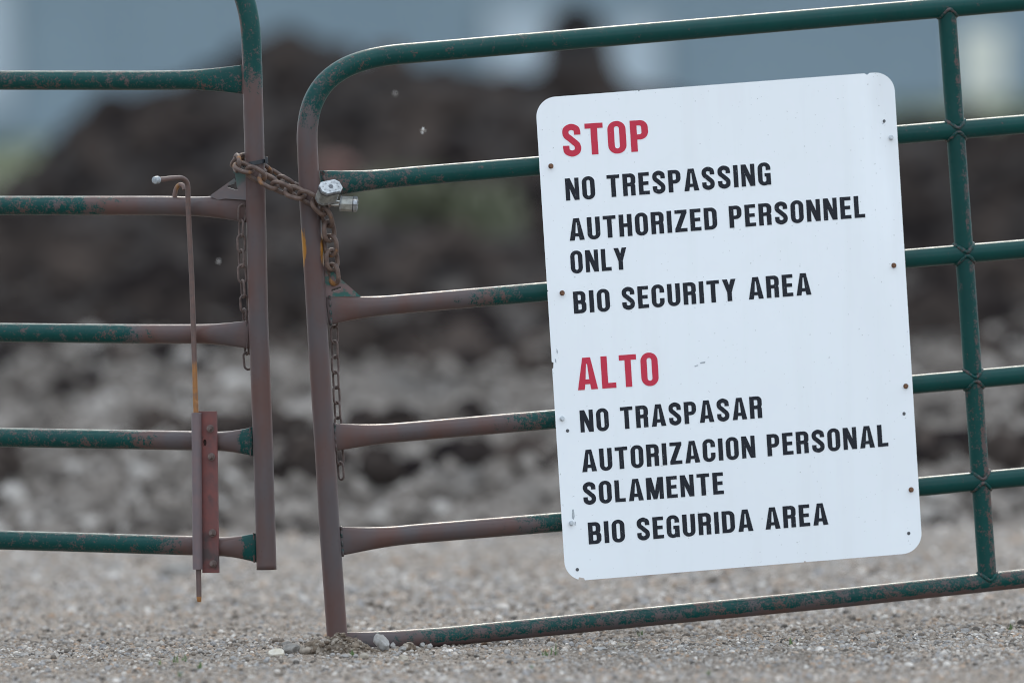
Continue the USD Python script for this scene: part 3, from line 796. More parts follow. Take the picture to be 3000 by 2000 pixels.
poly = [zA(*q) for q in [(1075, 228), (1075, 520), (865, 508), (800, 520), (722, 486), (730, 470), (955, 312), (966, 340), (956, 362), (885, 383), (890, 397), (960, 418), (996, 421), (984, 395), (974, 330), (968, 270), (945, 245)]]
v_, f_ = plate([gl(*q, 0.012) for q in poly], nL, 0.005)
obj('hook_plate', (v_, f_), noisy('hook_plate_paint', (0.120, 0.088, 0.084), (0.095, 0.085, 0.088), 30, 0.5, c3=(0.04, 0.075, 0.065), bump=0.3, c3at=0.63), gate_l, smooth=False, label='notched plate beside the post where the rusty chain hooks')

# drop-rod sleeve: half-round tube, red plate, bolts, U-bolts
rod_out = RT + 0.016
sl = obj('rod_sleeve', sweep(np.array([gl(*q, rod_out) for q in resample([(575.5, 1208), (579, 1667)], 20)]), 14.6 * MM, 14.6 * MM, nL, 24), GREY_PRIMER, gate_l, label='upright half-round sleeve that guides the drop rod')
poly = [(583, 1204), (635, 1204), (640.5, 1677), (593, 1677), (588, 1440)]
ell = [(601 + 5.5 * math.cos(t), 1296 + 10 * math.sin(t)) for t in np.linspace(0, 2 * math.pi, 14, endpoint=False)]
pl_out = RT + 0.006
v_, f_ = plate([gl(*q, pl_out) for q in poly], nL, 0.006, [[gl(*q, pl_out) for q in ell]])
bp = obj('sleeve_plate', (v_, f_), RED_PRIMER, gate_l, smooth=False, label='flat red-primer plate bolted across the two lowest rails')
for (bx, byy) in ((616.5, 1254.5), (620, 1337), (623, 1560), (625, 1650)):
    c = gl(bx, byy, pl_out + 0.003)
    rot = trimesh.geometry.align_vectors([0, 0, 1], nL)
    parts = []
    for (rad, hgt, z0_, sec) in ((0.0085, 0.0016, 0, 24), (0.0062, 0.006, 0.0016, 6), (0.0042, 0.0105, 0.0016, 16)):
        m = trimesh.creation.cylinder(rad, hgt, sections=sec); m.apply_translation((0, 0, z0_ + hgt / 2)); m.apply_transform(rot); m.apply_translation(c)
        parts.append((np.array(m.vertices), np.array(m.faces)))
    obj('bolt', cat_mesh(parts), BOLTM, bp)
for (xa, ya, yb_) in ((618, 1254.5, 1337), (624, 1560, 1650)):
    P3 = [gl(xa, ya, pl_out)] + [gl(xa + 5 * math.sin(t), (ya + yb_) / 2 - (yb_ - ya) / 2 * math.cos(t), -RT * 0.35 - (RT * 0.95) * math.sin(t)) for t in np.linspace(0, math.pi, 14)] + [gl(xa, yb_, pl_out)]
    P3 = np.array(P3) + np.array([0.004, 0, 0])
    obj('u_bolt', sweep(catmull(P3, 4), 0.0036, 0.0036, np.array([1.0, 0, 0]), 10), BOLTM, gate_l)
hook = catmull([gl(510, 612, -0.01), gl(511, 580, 0.004), gl(516, 553, 0.006), gl(527, 541, 0.008), gl(537, 545, 0.012), gl(541, 556, 0.014)], 8)
obj('rod_hook', sweep(hook, 6.6 * MM, 6.6 * MM, nL, 14), RODM, gate_l, label='small curved hook behind the drop rod')

# drop rod (slides in the sleeve: a thing of its own)
rod = thing('drop_rod', gl(583, 1763, rod_out), 'rusty bent-handled drop rod standing in the sleeve of the left gate', 'drop rod')
rp = [gl(583.5, 1762, rod_out), gl(581.5, 1670, rod_out), gl(574, 1208, rod_out), gl(573, 1183, rod_out), gl(569, 1040, rod_out), gl(564, 880, rod_out), gl(561, 798, rod_out), gl(551.5, 610, rod_out + 0.003), gl(550.5, 556, rod_out + 0.005), gl(547, 534, rod_out + 0.009), gl(534, 523, rod_out + 0.022), gl(515, 521.5, rod_out + 0.045), gl(458, 527.5, rod_out + 0.120)]
rp = catmull(rp, 8)
rad = np.full(len(rp), 7.6 * MM); rad[0] *= 0.72; rad[1] *= 0.93
rm = sweep(rp, rad, rad, nL + np.array([0, 0, 0.15]), 16)
zt, zb_ = gl(566, 1000)[2], gl(575, 1230)[2]
obj('rod', rm, ROD_OCHRE, rod, attrs={'ochre': 0.62 * smoothstep(-rm[0][:, 2], -zt, -gl(570, 1090)[2]) * (rm[0][:, 2] > zb_) + 0.7 * (rm[0][:, 2] < gl(583, 1745)[2])})
d_ = rp[-1] - rp[-6]; d_ /= np.linalg.norm(d_)
e0 = rp[-1] - d_ * 0.008
cap = np.array([e0, e0 + d_ * 0.002, e0 + d_ * 0.012, e0 + d_ * 0.0145, e0 + d_ * 0.0152])
obj('end_cap', sweep(cap, np.array([9.5, 11.3, 11.3, 10.2, 8.0]) * MM, np.array([9.5, 11.3, 11.3, 10.2, 8.0]) * MM, np.cross(d_, [0, 0, 1.0]), 18), GALV, rod)

# hinge posts outside the picture carry the two gates
for (pt, nv, lb) in ((gr(5000, 1000), nR, 'tall grey hinge post outside the right of the picture'), (gl(-1900, 1000), nL, 'tall grey hinge post outside the left of the picture')):
    prof = [(0, -0.3), (0.07, -0.3), (0.07, 1.85), (0.06, 1.88), (0, 1.895)]
    m = trimesh.creation.revolve(np.array(prof), sections=32); m.apply_translation((pt[0], pt[1], 0))
    obj('gate_post', m, GREY_PRIMER, label=lb, cat='gate post')

# ---------------------------------------------------------------- chains
def stadium(L, W, n=10):
    """Centre line of a link lying along x: half length L, half width W."""
    a = np.linspace(-math.pi / 2, math.pi / 2, n)
    r = np.c_[(L - W) + W * np.cos(a), W * np.sin(a)]
    l = np.c_[-(L - W) - W * np.cos(a), -W * np.sin(a)]
    return np.vstack([r, l])


def link_mesh(c, t, nrm, L, W, r, seg=10):
    t = t / np.linalg.norm(t); nrm = nrm - t * (nrm @ t); nrm /= np.linalg.norm(nrm); s = np.cross(nrm, t)
    q = stadium(L, W)
    pts = c + q[:, :1] * t + q[:, 1:] * s
    return sweep(resample(np.vstack([pts, pts[:1]]), 0.004)[:-1], r, r, nrm, seg, closed=True)


def chain(name, path, pitch, L, W, r, mat, label, cat, phase=0.0, half=math.radians(45), jitter=0.10, seed=1, up=np.array([0, -1.0, 0])):
    q = resample(path, 0.002)
    Ls = np.r_[0, np.cumsum(np.linalg.norm(np.diff(q, axis=0), axis=1))]
    g = np.random.default_rng(seed)
    t = thing(name, q[np.argmin(q[:, 2])], label, cat)
    n = int(Ls[-1] / pitch) + 1
    for i in range(n):
        s0 = i * pitch
        c = np.array([np.interp(s0, Ls, q[:, k]) for k in range(3)])
        a = np.array([np.interp(s0 - pitch / 2, Ls, q[:, k]) for k in range(3)]); b = np.array([np.interp(s0 + pitch / 2, Ls, q[:, k]) for k in range(3)])
        d = b - a; d /= np.linalg.norm(d)
        u = up - d * (up @ d)
        if np.linalg.norm(u) < 0.2:
            u = np.array([0, 0, 1.0]) - d * d[2]
        u /= np.linalg.norm(u); w = np.cross(d, u)
        ang = phase + (half if i % 2 else -half) + g.normal(0, jitter)
        obj('link', link_mesh(c, d, u * math.cos(ang) + w * math.sin(ang), L, W, r), mat, t)
    return t


FR = RT + 0.019
# heavy chain: hanging tail, up to the lock, across to the left post, round it, and back behind both posts
path = [px(977, 803, D - FR * 0.2), px(972, 757, D - FR * 0.3), px(968, 712, D - FR * 0.4), px(963, 668, D - FR * 0.5), px(952, 622, D - FR * 0.8),
        px(922, 592, D - FR - 0.004), px(892, 574, D - FR - 0.004), px(850, 560, D - FR + 0.002), px(815, 546, D - FR), px(778, 527, D - FR - 0.003), px(742, 506, D - FR - 0.004), px(712, 490, D - FR + 0.006),
        px(694, 478, D - 0.012), px(697, 470, D + 0.018), px(722, 474, D + FR), px(765, 492, D + FR + 0.004), px(800, 514, D + FR + 0.004), px(850, 545, D + FR), px(892, 572, D + FR), px(925, 590, D + FR), px(948, 600, D + FR * 0.55), px(957, 606, D)]
chain('heavy_chain', catmull(path, 8), 42.5 * MM, 36 * MM - 0.0052, 28 * MM - 0.0052, 0.0052, RUST,
      'thick rusty chain looped round both latch posts, its tail hanging by the padlocks', 'chain', seed=4)
chain('thin_chain', [gl(709, 625, 0.012), gl(706, 677, 0.014), gl(707, 767, 0.013), gl(712, 853, 0.010), gl(716, 900, 0.004), gl(719, 940, -0.016), gl(722, 1000, -0.024), gl(724, 1042, -0.02), gl(729, 1090, -0.02)],
      44.3 * MM, 28.5 * MM - 0.0022, 15 * MM - 0.0026, 0.0026, DARK_RUST, 'thin brown chain hanging along the left gate post', 'chain', phase=math.radians(20), half=math.radians(44), seed=2, jitter=0.08)
chain('thin_chain', [gr(976, 890, -0.020), gr(979, 950, -0.022), gr(982, 1066, -0.022), gr(986, 1156, -0.024), gr(991, 1246, -0.026), gr(995, 1330, -0.022), gr(999, 1384, -0.020)],
      44.6 * MM, 28.5 * MM - 0.0022, 15 * MM - 0.0026, 0.0026, DARK_RUST, 'thin brown chain hanging inside the latch post of the right gate', 'chain', phase=math.radians(8), half=math.radians(42), seed=3, jitter=0.08)

# cable tie round the left post
ct = thing('cable_tie', gl(742, 480), 'black plastic cable tie strapped round the left gate post', 'cable tie')
th = np.linspace(0, 2 * math.pi, 48, endpoint=False)
pa = np.array([0.045, 0, 1.0]); pa /= np.linalg.norm(pa)
cen = gl(745.5, 478)
rad_t = 30.5 * MM + 0.0016
ring = np.array([cen + np.array([math.cos(t), 0, 0]) * rad_t + np.array([0, math.sin(t), 0]) * rad_t + np.array([0, 0, 1.0]) * (math.cos(t) * 6.5 * MM) for t in th])
d_up = np.array([0, 0, 1.0])


def band(ring, h, t):
    n_ = len(ring); c = ring.mean(0); V = []
    for p_ in ring:
        o_ = p_ - c; o_[2] = 0; o_ /= np.linalg.norm(o_)
        V += [p_ - d_up * h / 2, p_ + d_up * h / 2, p_ + d_up * h / 2 + o_ * t, p_ - d_up * h / 2 + o_ * t]
    F = []
    for i_ in range(n_):
        j_ = (i_ + 1) % n_
        for k_ in range(4):
            l_ = (k_ + 1) % 4
            F += [(i_ * 4 + k_, i_ * 4 + l_, j_ * 4 + l_), (i_ * 4 + k_, j_ * 4 + l_, j_ * 4 + k_)]
    return np.array(V), np.array(F)


obj('strap', band(ring, 12.0 * MM, 0.0018), TIE, ct, smooth=30)


def rbox(c, ex, ey, ez, sx, sy, sz, r=0.0008):
    h = np.array([sx, sy, sz]) / 2 - r
    pts = np.array([(a, b, d_) for a in (-1, 1) for b in (-1, 1) for d_ in (-1, 1)]) * h
    m = m3.Manifold.batch_hull([m3.Manifold.sphere(r, 8).translate(tuple(map(float, p_))) for p_ in pts])
    mm = m.to_mesh(); v_ = np.array(mm.vert_properties[:, :3], float)
    return c + v_[:, :1] * ex + v_[:, 1:2] * ey + v_[:, 2:] * ez, np.array(mm.tri_verts)


E3 = np.eye(3)
obj('head', rbox(gl(781, 470.5, 0.004), E3[0], E3[1], E3[2], 8 * MM, 0.009, 20 * MM), TIE, ct)
tail = np.array([gl(778, 470, 0.006), gl(783, 468, 0.008), gl(786, 466, 0.009)])


# ---------------------------------------------------------------- padlocks
def padlock(face_c, axis, wide, w, dpt, length, label, plate_mat):
    """axis: from the keyed end plate towards the shackle; wide: direction of the body's long side."""
    ez = axis / np.linalg.norm(axis); ex = wide - ez * (wide @ ez); ex /= np.linalg.norm(ex); ey = np.cross(ez, ex)
    T = thing('padlock', face_c + ez * length, label, 'padlock', None)

    def place(v_):
        return face_c + v_[:, :1] * ex + v_[:, 1:2] * ey + v_[:, 2:] * ez

    def octa(w_, d_, c_):
        return [(-w_ + c_, -d_), (w_ - c_, -d_), (w_, -d_ + c_), (w_, d_ - c_), (w_ - c_, d_), (-w_ + c_, d_), (-w_, d_ - c_), (-w_, -d_ + c_)]

    def ext(w_, d_, c_, z0, z1):
        m = trimesh.creation.extrude_polygon(Polygon(octa(w_, d_, c_)).buffer(0.0008, join_style=1, quad_segs=3), z1 - z0, engine='earcut')
        v_ = np.array(m.vertices); v_[:, 2] += z0
        return place(v_), np.array(m.faces)

    c_ = min(w, dpt) * 0.55
    end = ext(w, dpt, c_, 0.0, 0.0022)
    e_ = obj('end_plate', end, STEEL, T, smooth=25)
    parts = []
    for a in np.linspace(0, 2 * math.pi, 8, endpoint=False) + 0.39:
        for_ = np.array([math.cos(a) * w * 0.78, math.sin(a) * dpt * 0.74, -0.0002])
        s_ = trimesh.creation.icosphere(2, 0.0017); v_ = np.array(s_.vertices) * [1, 1, 0.6] + for_
        parts.append((place(v_), np.array(s_.faces)))
    for pq_ in parts:
        obj('rivet', pq_, STEEL, e_)
    m = trimesh.creation.cylinder(dpt * 0.34, 0.0012, sections=24); v_ = np.array(m.vertices) + [0, 0, -0.0001]
    obj('keyway', (place(v_), np.array(m.faces)), HOLE, e_)
    obj('bumper', ext(w * 1.045, dpt * 1.06, c_, 0.0022, 0.0080), STEEL, T, smooth=25, label='pale steel rim below the keyed end')
    obj('gasket', ext(w * 1.06, dpt * 1.08, c_, 0.0080, 0.0100), RUBBER, T, smooth=25)
    z_ = 0.0100; stack = []
    while z_ < length - 0.004:
        stack.append(ext(w, dpt, c_, z_, z_ + 0.00155)); stack.append(ext(w * 0.955, dpt * 0.945, c_, z_ + 0.00155, z_ + 0.0022)); z_ += 0.0022
    obj('laminated_body', cat_mesh(stack), plate_mat, T, smooth=25)
    obj('bumper', ext(w * 1.02, dpt * 1.03, c_, z_, z_ + 0.004), STEEL, T, smooth=25)
    for s_ in (-1, 1):
        m = trimesh.creation.cylinder(0.0052, 0.0022, sections=20); v_ = np.array(m.vertices) + [s_ * w * 0.55, 0, z_ + 0.0047]
        obj('collar', (place(v_), np.array(m.faces)), RUBBER, T)
    a = np.linspace(0, math.pi, 14)
    sp = np.vstack([[(w * 0.55, 0, length - 0.008)], np.c_[w * 0.55 * np.cos(a), 0 * a, length + 0.012 + w * 0.55 * np.sin(a)], [(-w * 0.55, 0, length - 0.008)]])
    obj('shackle', sweep(resample(place(sp), 0.003), 0.0037, 0.0037, ey, 14), CHROME, T)
    return T


fc = px(969.6, 546, D - RT - 0.060)
ax1 = np.array([-0.27, 0.72, -0.60])
padlock(fc, ax1, np.array([0.90, 0.10, 0.42]), 0.0245, 0.0158, 0.042, 'upper padlock tilted to show its keyed end plate on the chain', STEEL2)
fc2 = px(1047, 598.5, D - RT - 0.018)
padlock(fc2, np.array([-1.0, 0.05, 0.06]), np.array([0.05, 0.95, 0.30]), 0.0200, 0.0128, 0.037, 'lower padlock lying sideways, end pointing right, beside the chain', STEEL2)

# ---------------------------------------------------------------- sign
CO = np.array([(1568, 288), (2618, 209), (2703, 1617), (1657, 1703)], float)     # corners without their rounding
SW, SH = 1052.0, 1414.0


def uv2px(u, v):
    u, v = np.asarray(u, float) / SW, np.asarray(v, float) / SH
    return ((1 - u) * (1 - v))[..., None] * CO[0] + (u * (1 - v))[..., None] * CO[1] + (u * v)[..., None] * CO[2] + ((1 - u) * v)[..., None] * CO[3]


def px2uv(x, y):
    q = np.array([SW / 2, SH / 2])
    for _ in range(12):
        f0 = uv2px(*q); J = np.stack([uv2px(q[0] + 1, q[1]) - f0, uv2px(q[0], q[1] + 1) - f0], 1)
        q = q + np.linalg.solve(J, np.array([x, y]) - f0)
    return q


def bend(u, v):
    """How far the sheet is pushed back (metres): a crease near the top right, a soft dent below it, slight warp."""
    u, v = np.asarray(u, float), np.asarray(v, float)
    uc = 985 + 0.055 * v
    b = 0.0165 * np.exp(-((u - uc) / 44) ** 2) * np.exp(-(v / 330) ** 2)
    b -= 0.0050 * np.exp(-((u - 965) / 48) ** 2) * np.exp(-((v - 560) / 250) ** 2)
    b += 0.0030 * np.exp(-((u - 990) / 60) ** 2) * np.exp(-((v - 1250) / 160) ** 2)
    b += 0.0022 * np.sin(u / 1052 * math.pi) * np.sin(v / 1414 * 2 * math.pi + 0.6)
    b += 0.0012 * np.exp(-((u - 40) / 60) ** 2) * np.sin(v / 130.0)
    return b


def on_sign(u, v, out):
    p_ = uv2px(u, v)
    off = np.broadcast_to(RT + 0.0170 + np.atleast_1d(out) - np.atleast_1d(bend(u, v)), (len(np.atleast_2d(p_)),))
    return np.array([gr(a, b, o_) for (a, b), o_ in zip(np.atleast_2d(p_), off)])


base = on_sign(SW / 2, SH, 0)[0]
sign = thing('warning_sign', base, 'large white STOP / ALTO no trespassing sign screwed to the right gate', 'sign')
pg = sbox(0, 0, SW, SH).buffer(-58).buffer(58, quad_segs=10)
nick = [Polygon([(962, -2), (974, 5), (984, -2)]), Polygon([(300, -2), (304, 4), (309, -2)]), Polygon([(-2, 770), (5, 774), (3, 790), (-2, 792)]), Polygon([(-2, 560), (3, 563), (-2, 568)]), Polygon([(700, 1416), (705, 1410), (711, 1416)]), Polygon([(40, 1404), (55, 1408), (58, 1416), (36, 1416)])]
pg = pg.difference(unary_union(nick))
ring_xy = np.array(pg.exterior.coords)[:-1]
if not pg.exterior.is_ccw:
    ring_xy = ring_xy[::-1]
cs = m3.CrossSection([ring_xy])
mf = m3.Manifold.extrude(cs, 2.0).refine_to_length(22.0)
mm = mf.to_mesh(); vv = np.array(mm.vert_properties[:, :3], float)
W3 = on_sign(vv[:, 0], vv[:, 1], vv[:, 2] * 0.0010)
ff = np.array(mm.tri_verts)
if trimesh.Trimesh(W3, ff, process=False).volume < 0:
    ff = ff[:, ::-1]
obj('panel', (W3, ff), SIGN, sign, smooth=40)
FACE = 0.0020

# condensed heavy capitals, cap height 1
ST, HB = 0.205, 0.165


def R_(x0, y0, x1, y1, r):
    return sbox(x0, y0, x1, y1).buffer(-r).buffer(r, quad_segs=8)


def ring_(w, y0=-0.02, y1=1.02, ro=0.27, ri=0.085):
    return R_(0, y0, w, y1, ro).difference(R_(ST, y0 + HB, w - ST, y1 - HB, min(ri, (w - 2 * ST) / 2 - 0.001)))


def bowl(w, y0, y1, ro, ri=0.06):
    o = R_(-0.5, y0, w, y1, ro).intersection(sbox(0, y0, w, y1))
    i_ = R_(-0.5, y0 + HB, w - ST, y1 - HB, ri).intersection(sbox(ST, y0, w, y1))
    return o.difference(i_)


def glyph(ch):
    w = 0.565
    if ch == 'O': g = ring_(w)
    elif ch == 'C': g = ring_(w).difference(sbox(w - ST - 0.02, 0.385, w + 0.1, 0.635))
    elif ch == 'G':
        g = ring_(w).difference(sbox(w - ST - 0.02, 0.5, w + 0.1, 0.665)).union(sbox(w * 0.52, 0.38, w, 0.53)).union(sbox(w - 0.14, 0, w, 0.3))
    elif ch == 'U': g = ring_(w).intersection(sbox(0, -0.1, w, 0.5)).union(sbox(0, 0.4, ST, 1)).union(sbox(w - ST, 0.4, w, 1)).difference(sbox(ST, 0.4, w - ST, 1.1))
    elif ch == 'D': g = bowl(w, 0, 1, 0.26, 0.085).union(sbox(0, 0, ST, 1))
    elif ch == 'P': w = 0.55; g = bowl(w, 0.385, 1, 0.24).union(sbox(0, 0, ST, 1))
    elif ch == 'B': g = bowl(w, 0, 0.585, 0.22).union(bowl(w - 0.02, 0.425, 1, 0.22)).union(sbox(0, 0, ST, 1))
    elif ch == 'R':
        leg = R_(w - ST - 0.015, -0.3, w - 0.015, 0.52, 0.09).intersection(sbox(0, 0, 2, 1))
        g = bowl(w, 0.42, 1, 0.22).union(sbox(0, 0, ST, 1)).union(leg).union(sbox(0.1, 0.42, w - 0.12, 0.42 + HB - 0.02))
    elif ch == 'S':
        h = ST / 2
        pts_ = [(w - h, 0.665), (w - h, 0.75), (w - h - 0.03, 0.86), (w / 2, 0.925), (h + 0.035, 0.865), (h, 0.755), (h + 0.03, 0.645), (w * 0.40, 0.56), (w * 0.60, 0.45), (w - h - 0.03, 0.355), (w - h, 0.25), (w - h - 0.035, 0.135), (w / 2, 0.075), (h + 0.03, 0.14), (h, 0.25), (h, 0.335)]
        g = LineString(catmull(pts_, 6)).buffer(0.098, cap_style=2, join_style=1)
    elif ch == 'A':
        w = 0.66
        o = Polygon([(0, 0), (0.20, 1), (w - 0.20, 1), (w, 0)])
        cut = Polygon([(0.205, -0.1), (0.25, 0.17), (w - 0.25, 0.17), (w - 0.205, -0.1)])
        tri = Polygon([(0.272, 0.32), (w / 2 - 0.018, 0.80), (w / 2 + 0.018, 0.80), (w - 0.272, 0.32)])
        g = o.difference(cut).difference(tri)
    elif ch == 'N': w = 0.60; g = unary_union([sbox(0, 0, ST - 0.015, 1), sbox(w - ST + 0.015, 0, w, 1), Polygon([(0, 1), (0.215, 1), (w, 0), (w - 0.215, 0)])])
    elif ch == 'M':
        w = 0.76; g = unary_union([sbox(0, 0, ST - 0.02, 1), sbox(w - ST + 0.02, 0, w, 1), Polygon([(0, 1), (0.25, 1), (w / 2 + 0.085, 0), (w / 2 - 0.085, 0)]), Polygon([(w, 1), (w - 0.25, 1), (w / 2 - 0.085, 0), (w / 2 + 0.085, 0)])])
    elif ch == 'H': g = unary_union([sbox(0, 0, ST, 1), sbox(w - ST, 0, w, 1), sbox(0, 0.425, w, 0.425 + HB)])
    elif ch == 'E': w = 0.475; g = unary_union([sbox(0, 0, ST, 1), sbox(0, 0, w, HB), sbox(0, 1 - HB, w, 1), sbox(0, 0.425, w - 0.035, 0.425 + HB)])
    elif ch == 'L': w = 0.465; g = unary_union([sbox(0, 0, ST, 1), sbox(0, 0, w, HB)])
    elif ch == 'T': w = 0.56; g = unary_union([sbox(w / 2 - ST / 2, 0, w / 2 + ST / 2, 1), sbox(0, 1 - HB, w, 1)])
    elif ch == 'I': w = ST; g = sbox(0, 0, ST, 1)
    elif ch == 'Y': w = 0.60; g = unary_union([sbox(w / 2 - ST / 2, 0, w / 2 + ST / 2, 0.5), Polygon([(0, 1), (0.22, 1), (w / 2 + ST / 2, 0.40), (w / 2 - ST / 2, 0.40)]), Polygon([(w, 1), (w - 0.22, 1), (w / 2 - ST / 2, 0.40), (w / 2 + ST / 2, 0.40)])])
    elif ch == 'Z': w = 0.54; g = unary_union([sbox(0, 0, w, HB), sbox(0.01, 1 - HB, w, 1), Polygon([(0, HB - 0.03), (0.235, HB - 0.03), (w, 1 - HB + 0.03), (w - 0.235, 1 - HB + 0.03)])])
    return g, w


def text_line(s, lb, rb, cap, mat, label):
    a, b = px2uv(*lb), px2uv(*rb)
    L = np.linalg.norm(b - a); ex = (b - a) / L; ey = np.array([0.0, -1.0])
    gap, space = 0.135, 0.40
    shapes, xx_, word = [], 0.0, 0
    for ch in s:
        if ch == ' ':
            xx_ += space; word += 1; continue
        g, w = glyph(ch)
        shapes.append((word, affinity.translate(g, xx_))); xx_ += w + gap
    total = xx_ - gap
    kx = L / total
    parts = {}
    for wd_, g in shapes:
        for pgn in (g.geoms if hasattr(g, 'geoms') else [g]):
            pgn = affinity.scale(pgn, 60, 60, origin=(0, 0)).segmentize(14.0)
            m = trimesh.creation.extrude_polygon(pgn, 0.3, engine='earcut')
            q = np.array(m.vertices)
            uv = a + (q[:, :1] / 60 * kx) * ex + (q[:, 1:2] / 60 * cap) * ey
            f_ = np.array(m.faces)
            w3 = on_sign(uv[:, 0], uv[:, 1], FACE + 0.00045 * (q[:, 2] > 0.15) - 0.0003 * (q[:, 2] <= 0.15))
            if trimesh.Trimesh(w3, f_, process=False).volume < 0:
                f_ = f_[:, ::-1]
            parts.setdefault(wd_, []).append((w3, f_))
    for wd_, ps_ in parts.items():
        obj('lettering', cat_mesh(ps_), mat, sign, smooth=False, label=('red' if mat is INK_RED else 'black') + ' printed word ' + s.split(' ')[wd_])


def z6(X, Y):
    return 1550 + X / 1.96, 200 + Y / 1.96


def z7(X, Y):
    return 1550 + X / 1.96, 950 + Y / 1.96


for s, lb, rb, cap, mat, lab in (
        ('STOP', z6(198, 507), z6(690, 475), 91.5, INK_RED, 'red word STOP'),
        ('NO TRESPASSING', z6(213, 761), z6(1391, 668), 65, INK_BLACK, 'black line NO TRESPASSING'),
        ('AUTHORIZED PERSONNEL', z6(234, 991), z6(1931, 856), 64.5, INK_BLACK, 'black line AUTHORIZED PERSONNEL'),
        ('ONLY', z6(242, 1178), z6(566, 1154), 64.5, INK_BLACK, 'black word ONLY'),
        ('BIO SECURITY AREA', z6(259, 1409), z6(1622, 1299), 64.5, INK_BLACK, 'black line BIO SECURITY AREA'),
        ('ALTO', z7(281, 378), z7(747, 346), 94, INK_RED, 'red word ALTO'),
        ('NO TRASPASAR', z7(297, 620), z7(1342, 536), 64.5, INK_BLACK, 'black line NO TRASPASAR'),
        ('AUTORIZACION PERSONAL', z7(306, 848), z7(2064, 698), 64.5, INK_BLACK, 'black line AUTORIZACION PERSONAL'),
        ('SOLAMENTE', z7(314, 1034), z7(1120, 972), 64, INK_BLACK, 'black word SOLAMENTE'),
        ('BIO SEGURIDA AREA', z7(344, 1262), z7(1719, 1147), 64, INK_BLACK, 'black line BIO SEGURIDA AREA')):
    text_line(s, lb, rb, cap, mat, lab)

rotR = trimesh.geometry.align_vectors([0, 0, 1], nR)


def stud(x, y, spec, mat, name, label=None):
    u, v = px2uv(x, y); c = on_sign(u, v, FACE)[0]; parts = []
    for (rad, hgt, z0_, sec) in spec:
        m = trimesh.creation.cylinder(rad, hgt, sections=sec); m.apply_translation((0, 0, z0_ + hgt / 2)); m.apply_transform(rotR); m.apply_translation(c)
        parts.append((np.array(m.vertices), np.array(m.faces)))
    obj(name, cat_mesh(parts), mat, sign, smooth=30, label=label)


hexs = ((0.0058, 0.0016, -0.0005, 24), (0.0040, 0.0052, 0.0011, 6))
for q in (z6(125, 562), z6(190, 1290), z6(2094, 1132), z7(2163, 354), z7(2194, 948)):
    stud(*q, hexs, SCREW_RUST, 'screw', 'rusty hex-head screw')
for q in (z6(2079, 399), z7(189, 540), z7(242, 1140)):
    stud(*q, hexs, SCREW_PALE, 'screw', 'pale hex-head screw')
for q in (z6(2041, 304), z7(221, 610), z7(2153, 512), z7(277, 1406), z7(2180, 1198)):
    stud(*q, ((0.0039, 0.0007, -0.0004, 20), (0.0026, 0.0006, 0.0003, 16)), HOLE, 'rivet', 'small grey rivet')
SCUFF = noisy('bare_scuffed_metal', (0.30, 0.33, 0.35), (0.45, 0.48, 0.50), 200, 0.5, 0.2)


def scuff(pts_):
    uv = np.array([px2uv(*q) for q in pts_]); c = uv.mean(0)
    m = trimesh.creation.extrude_polygon(Polygon(uv).buffer(0), 0.3, engine='earcut'); q = np.array(m.vertices)
    w3 = on_sign(q[:, 0], q[:, 1], FACE + 0.0003 * (q[:, 2] > 0.15) - 0.0003 * (q[:, 2] <= 0.15)); f_ = np.array(m.faces)
    if trimesh.Trimesh(w3, f_, process=False).volume < 0:
        f_ = f_[:, ::-1]
    obj('scuff', (w3, f_), SCUFF, sign, smooth=False)


for pts_ in ([z7(247, 1062), z7(256, 1060), z7(262, 1100), z7(256, 1120), z7(246, 1112)], [z7(262, 1132), z7(270, 1130), z7(266, 1155), z7(261, 1150)],
             [z7(158, 138), z7(164, 150), z7(166, 170), z7(158, 160)], [z7(148, 196), z7(155, 200), z7(156, 222), z7(150, 216)],
             [z7(950, 236), z7(972, 232), z7(968, 238), z7(952, 244)], [z7(980, 218), z7(1012, 212), z7(1010, 222), z7(984, 225)],
             [z6(2028, 320), z6(2038, 310), z6(2042, 312), z6(2030, 323)]):
    scuff(pts_)

# ---------------------------------------------------------------- stones, soil and sprouts at the latch post
STONES = [noisy('stone_%s' % n_, a, b, sc, 0.85, 0, c3=c3, bump=0.6, bscale=260, dist=0.002, spec=0.25) for n_, a, b, sc, c3 in (
    ('cream', (0.52, 0.46, 0.36), (0.62, 0.58, 0.50), 60, (0.36, 0.24, 0.15)), ('grey', (0.20, 0.185, 0.165), (0.27, 0.25, 0.225), 70, (0.14, 0.125, 0.11)),
    ('pale', (0.27, 0.255, 0.235), (0.37, 0.355, 0.335), 80, (0.20, 0.18, 0.16)), ('tan', (0.30, 0.255, 0.195), (0.38, 0.34, 0.28), 70, None))]


def stone(x, y, hw, hh, mi, seed, label, rough=0.45, cuts=6, front=0.0):
    g = gp(x, y + hh * 0.6); r = hw * S * g[1]; rz_ = hh * S * g[1]
    v_, f_ = rock(1.0, seed, 3, rough, (1, 0.9, 1), cuts)
    v_ = v_ / np.abs(v_).max(0) * [r, r * 0.85, rz_]
    c = np.array([g[0], g[1] + r * 0.2 - front, rz_ * 0.72 + float(ground_z(g[0], g[1]))])
    obj('stone', (v_ + c, f_), STONES[mi], smooth=45 if cuts < 6 else 30, label=label, cat='stone')


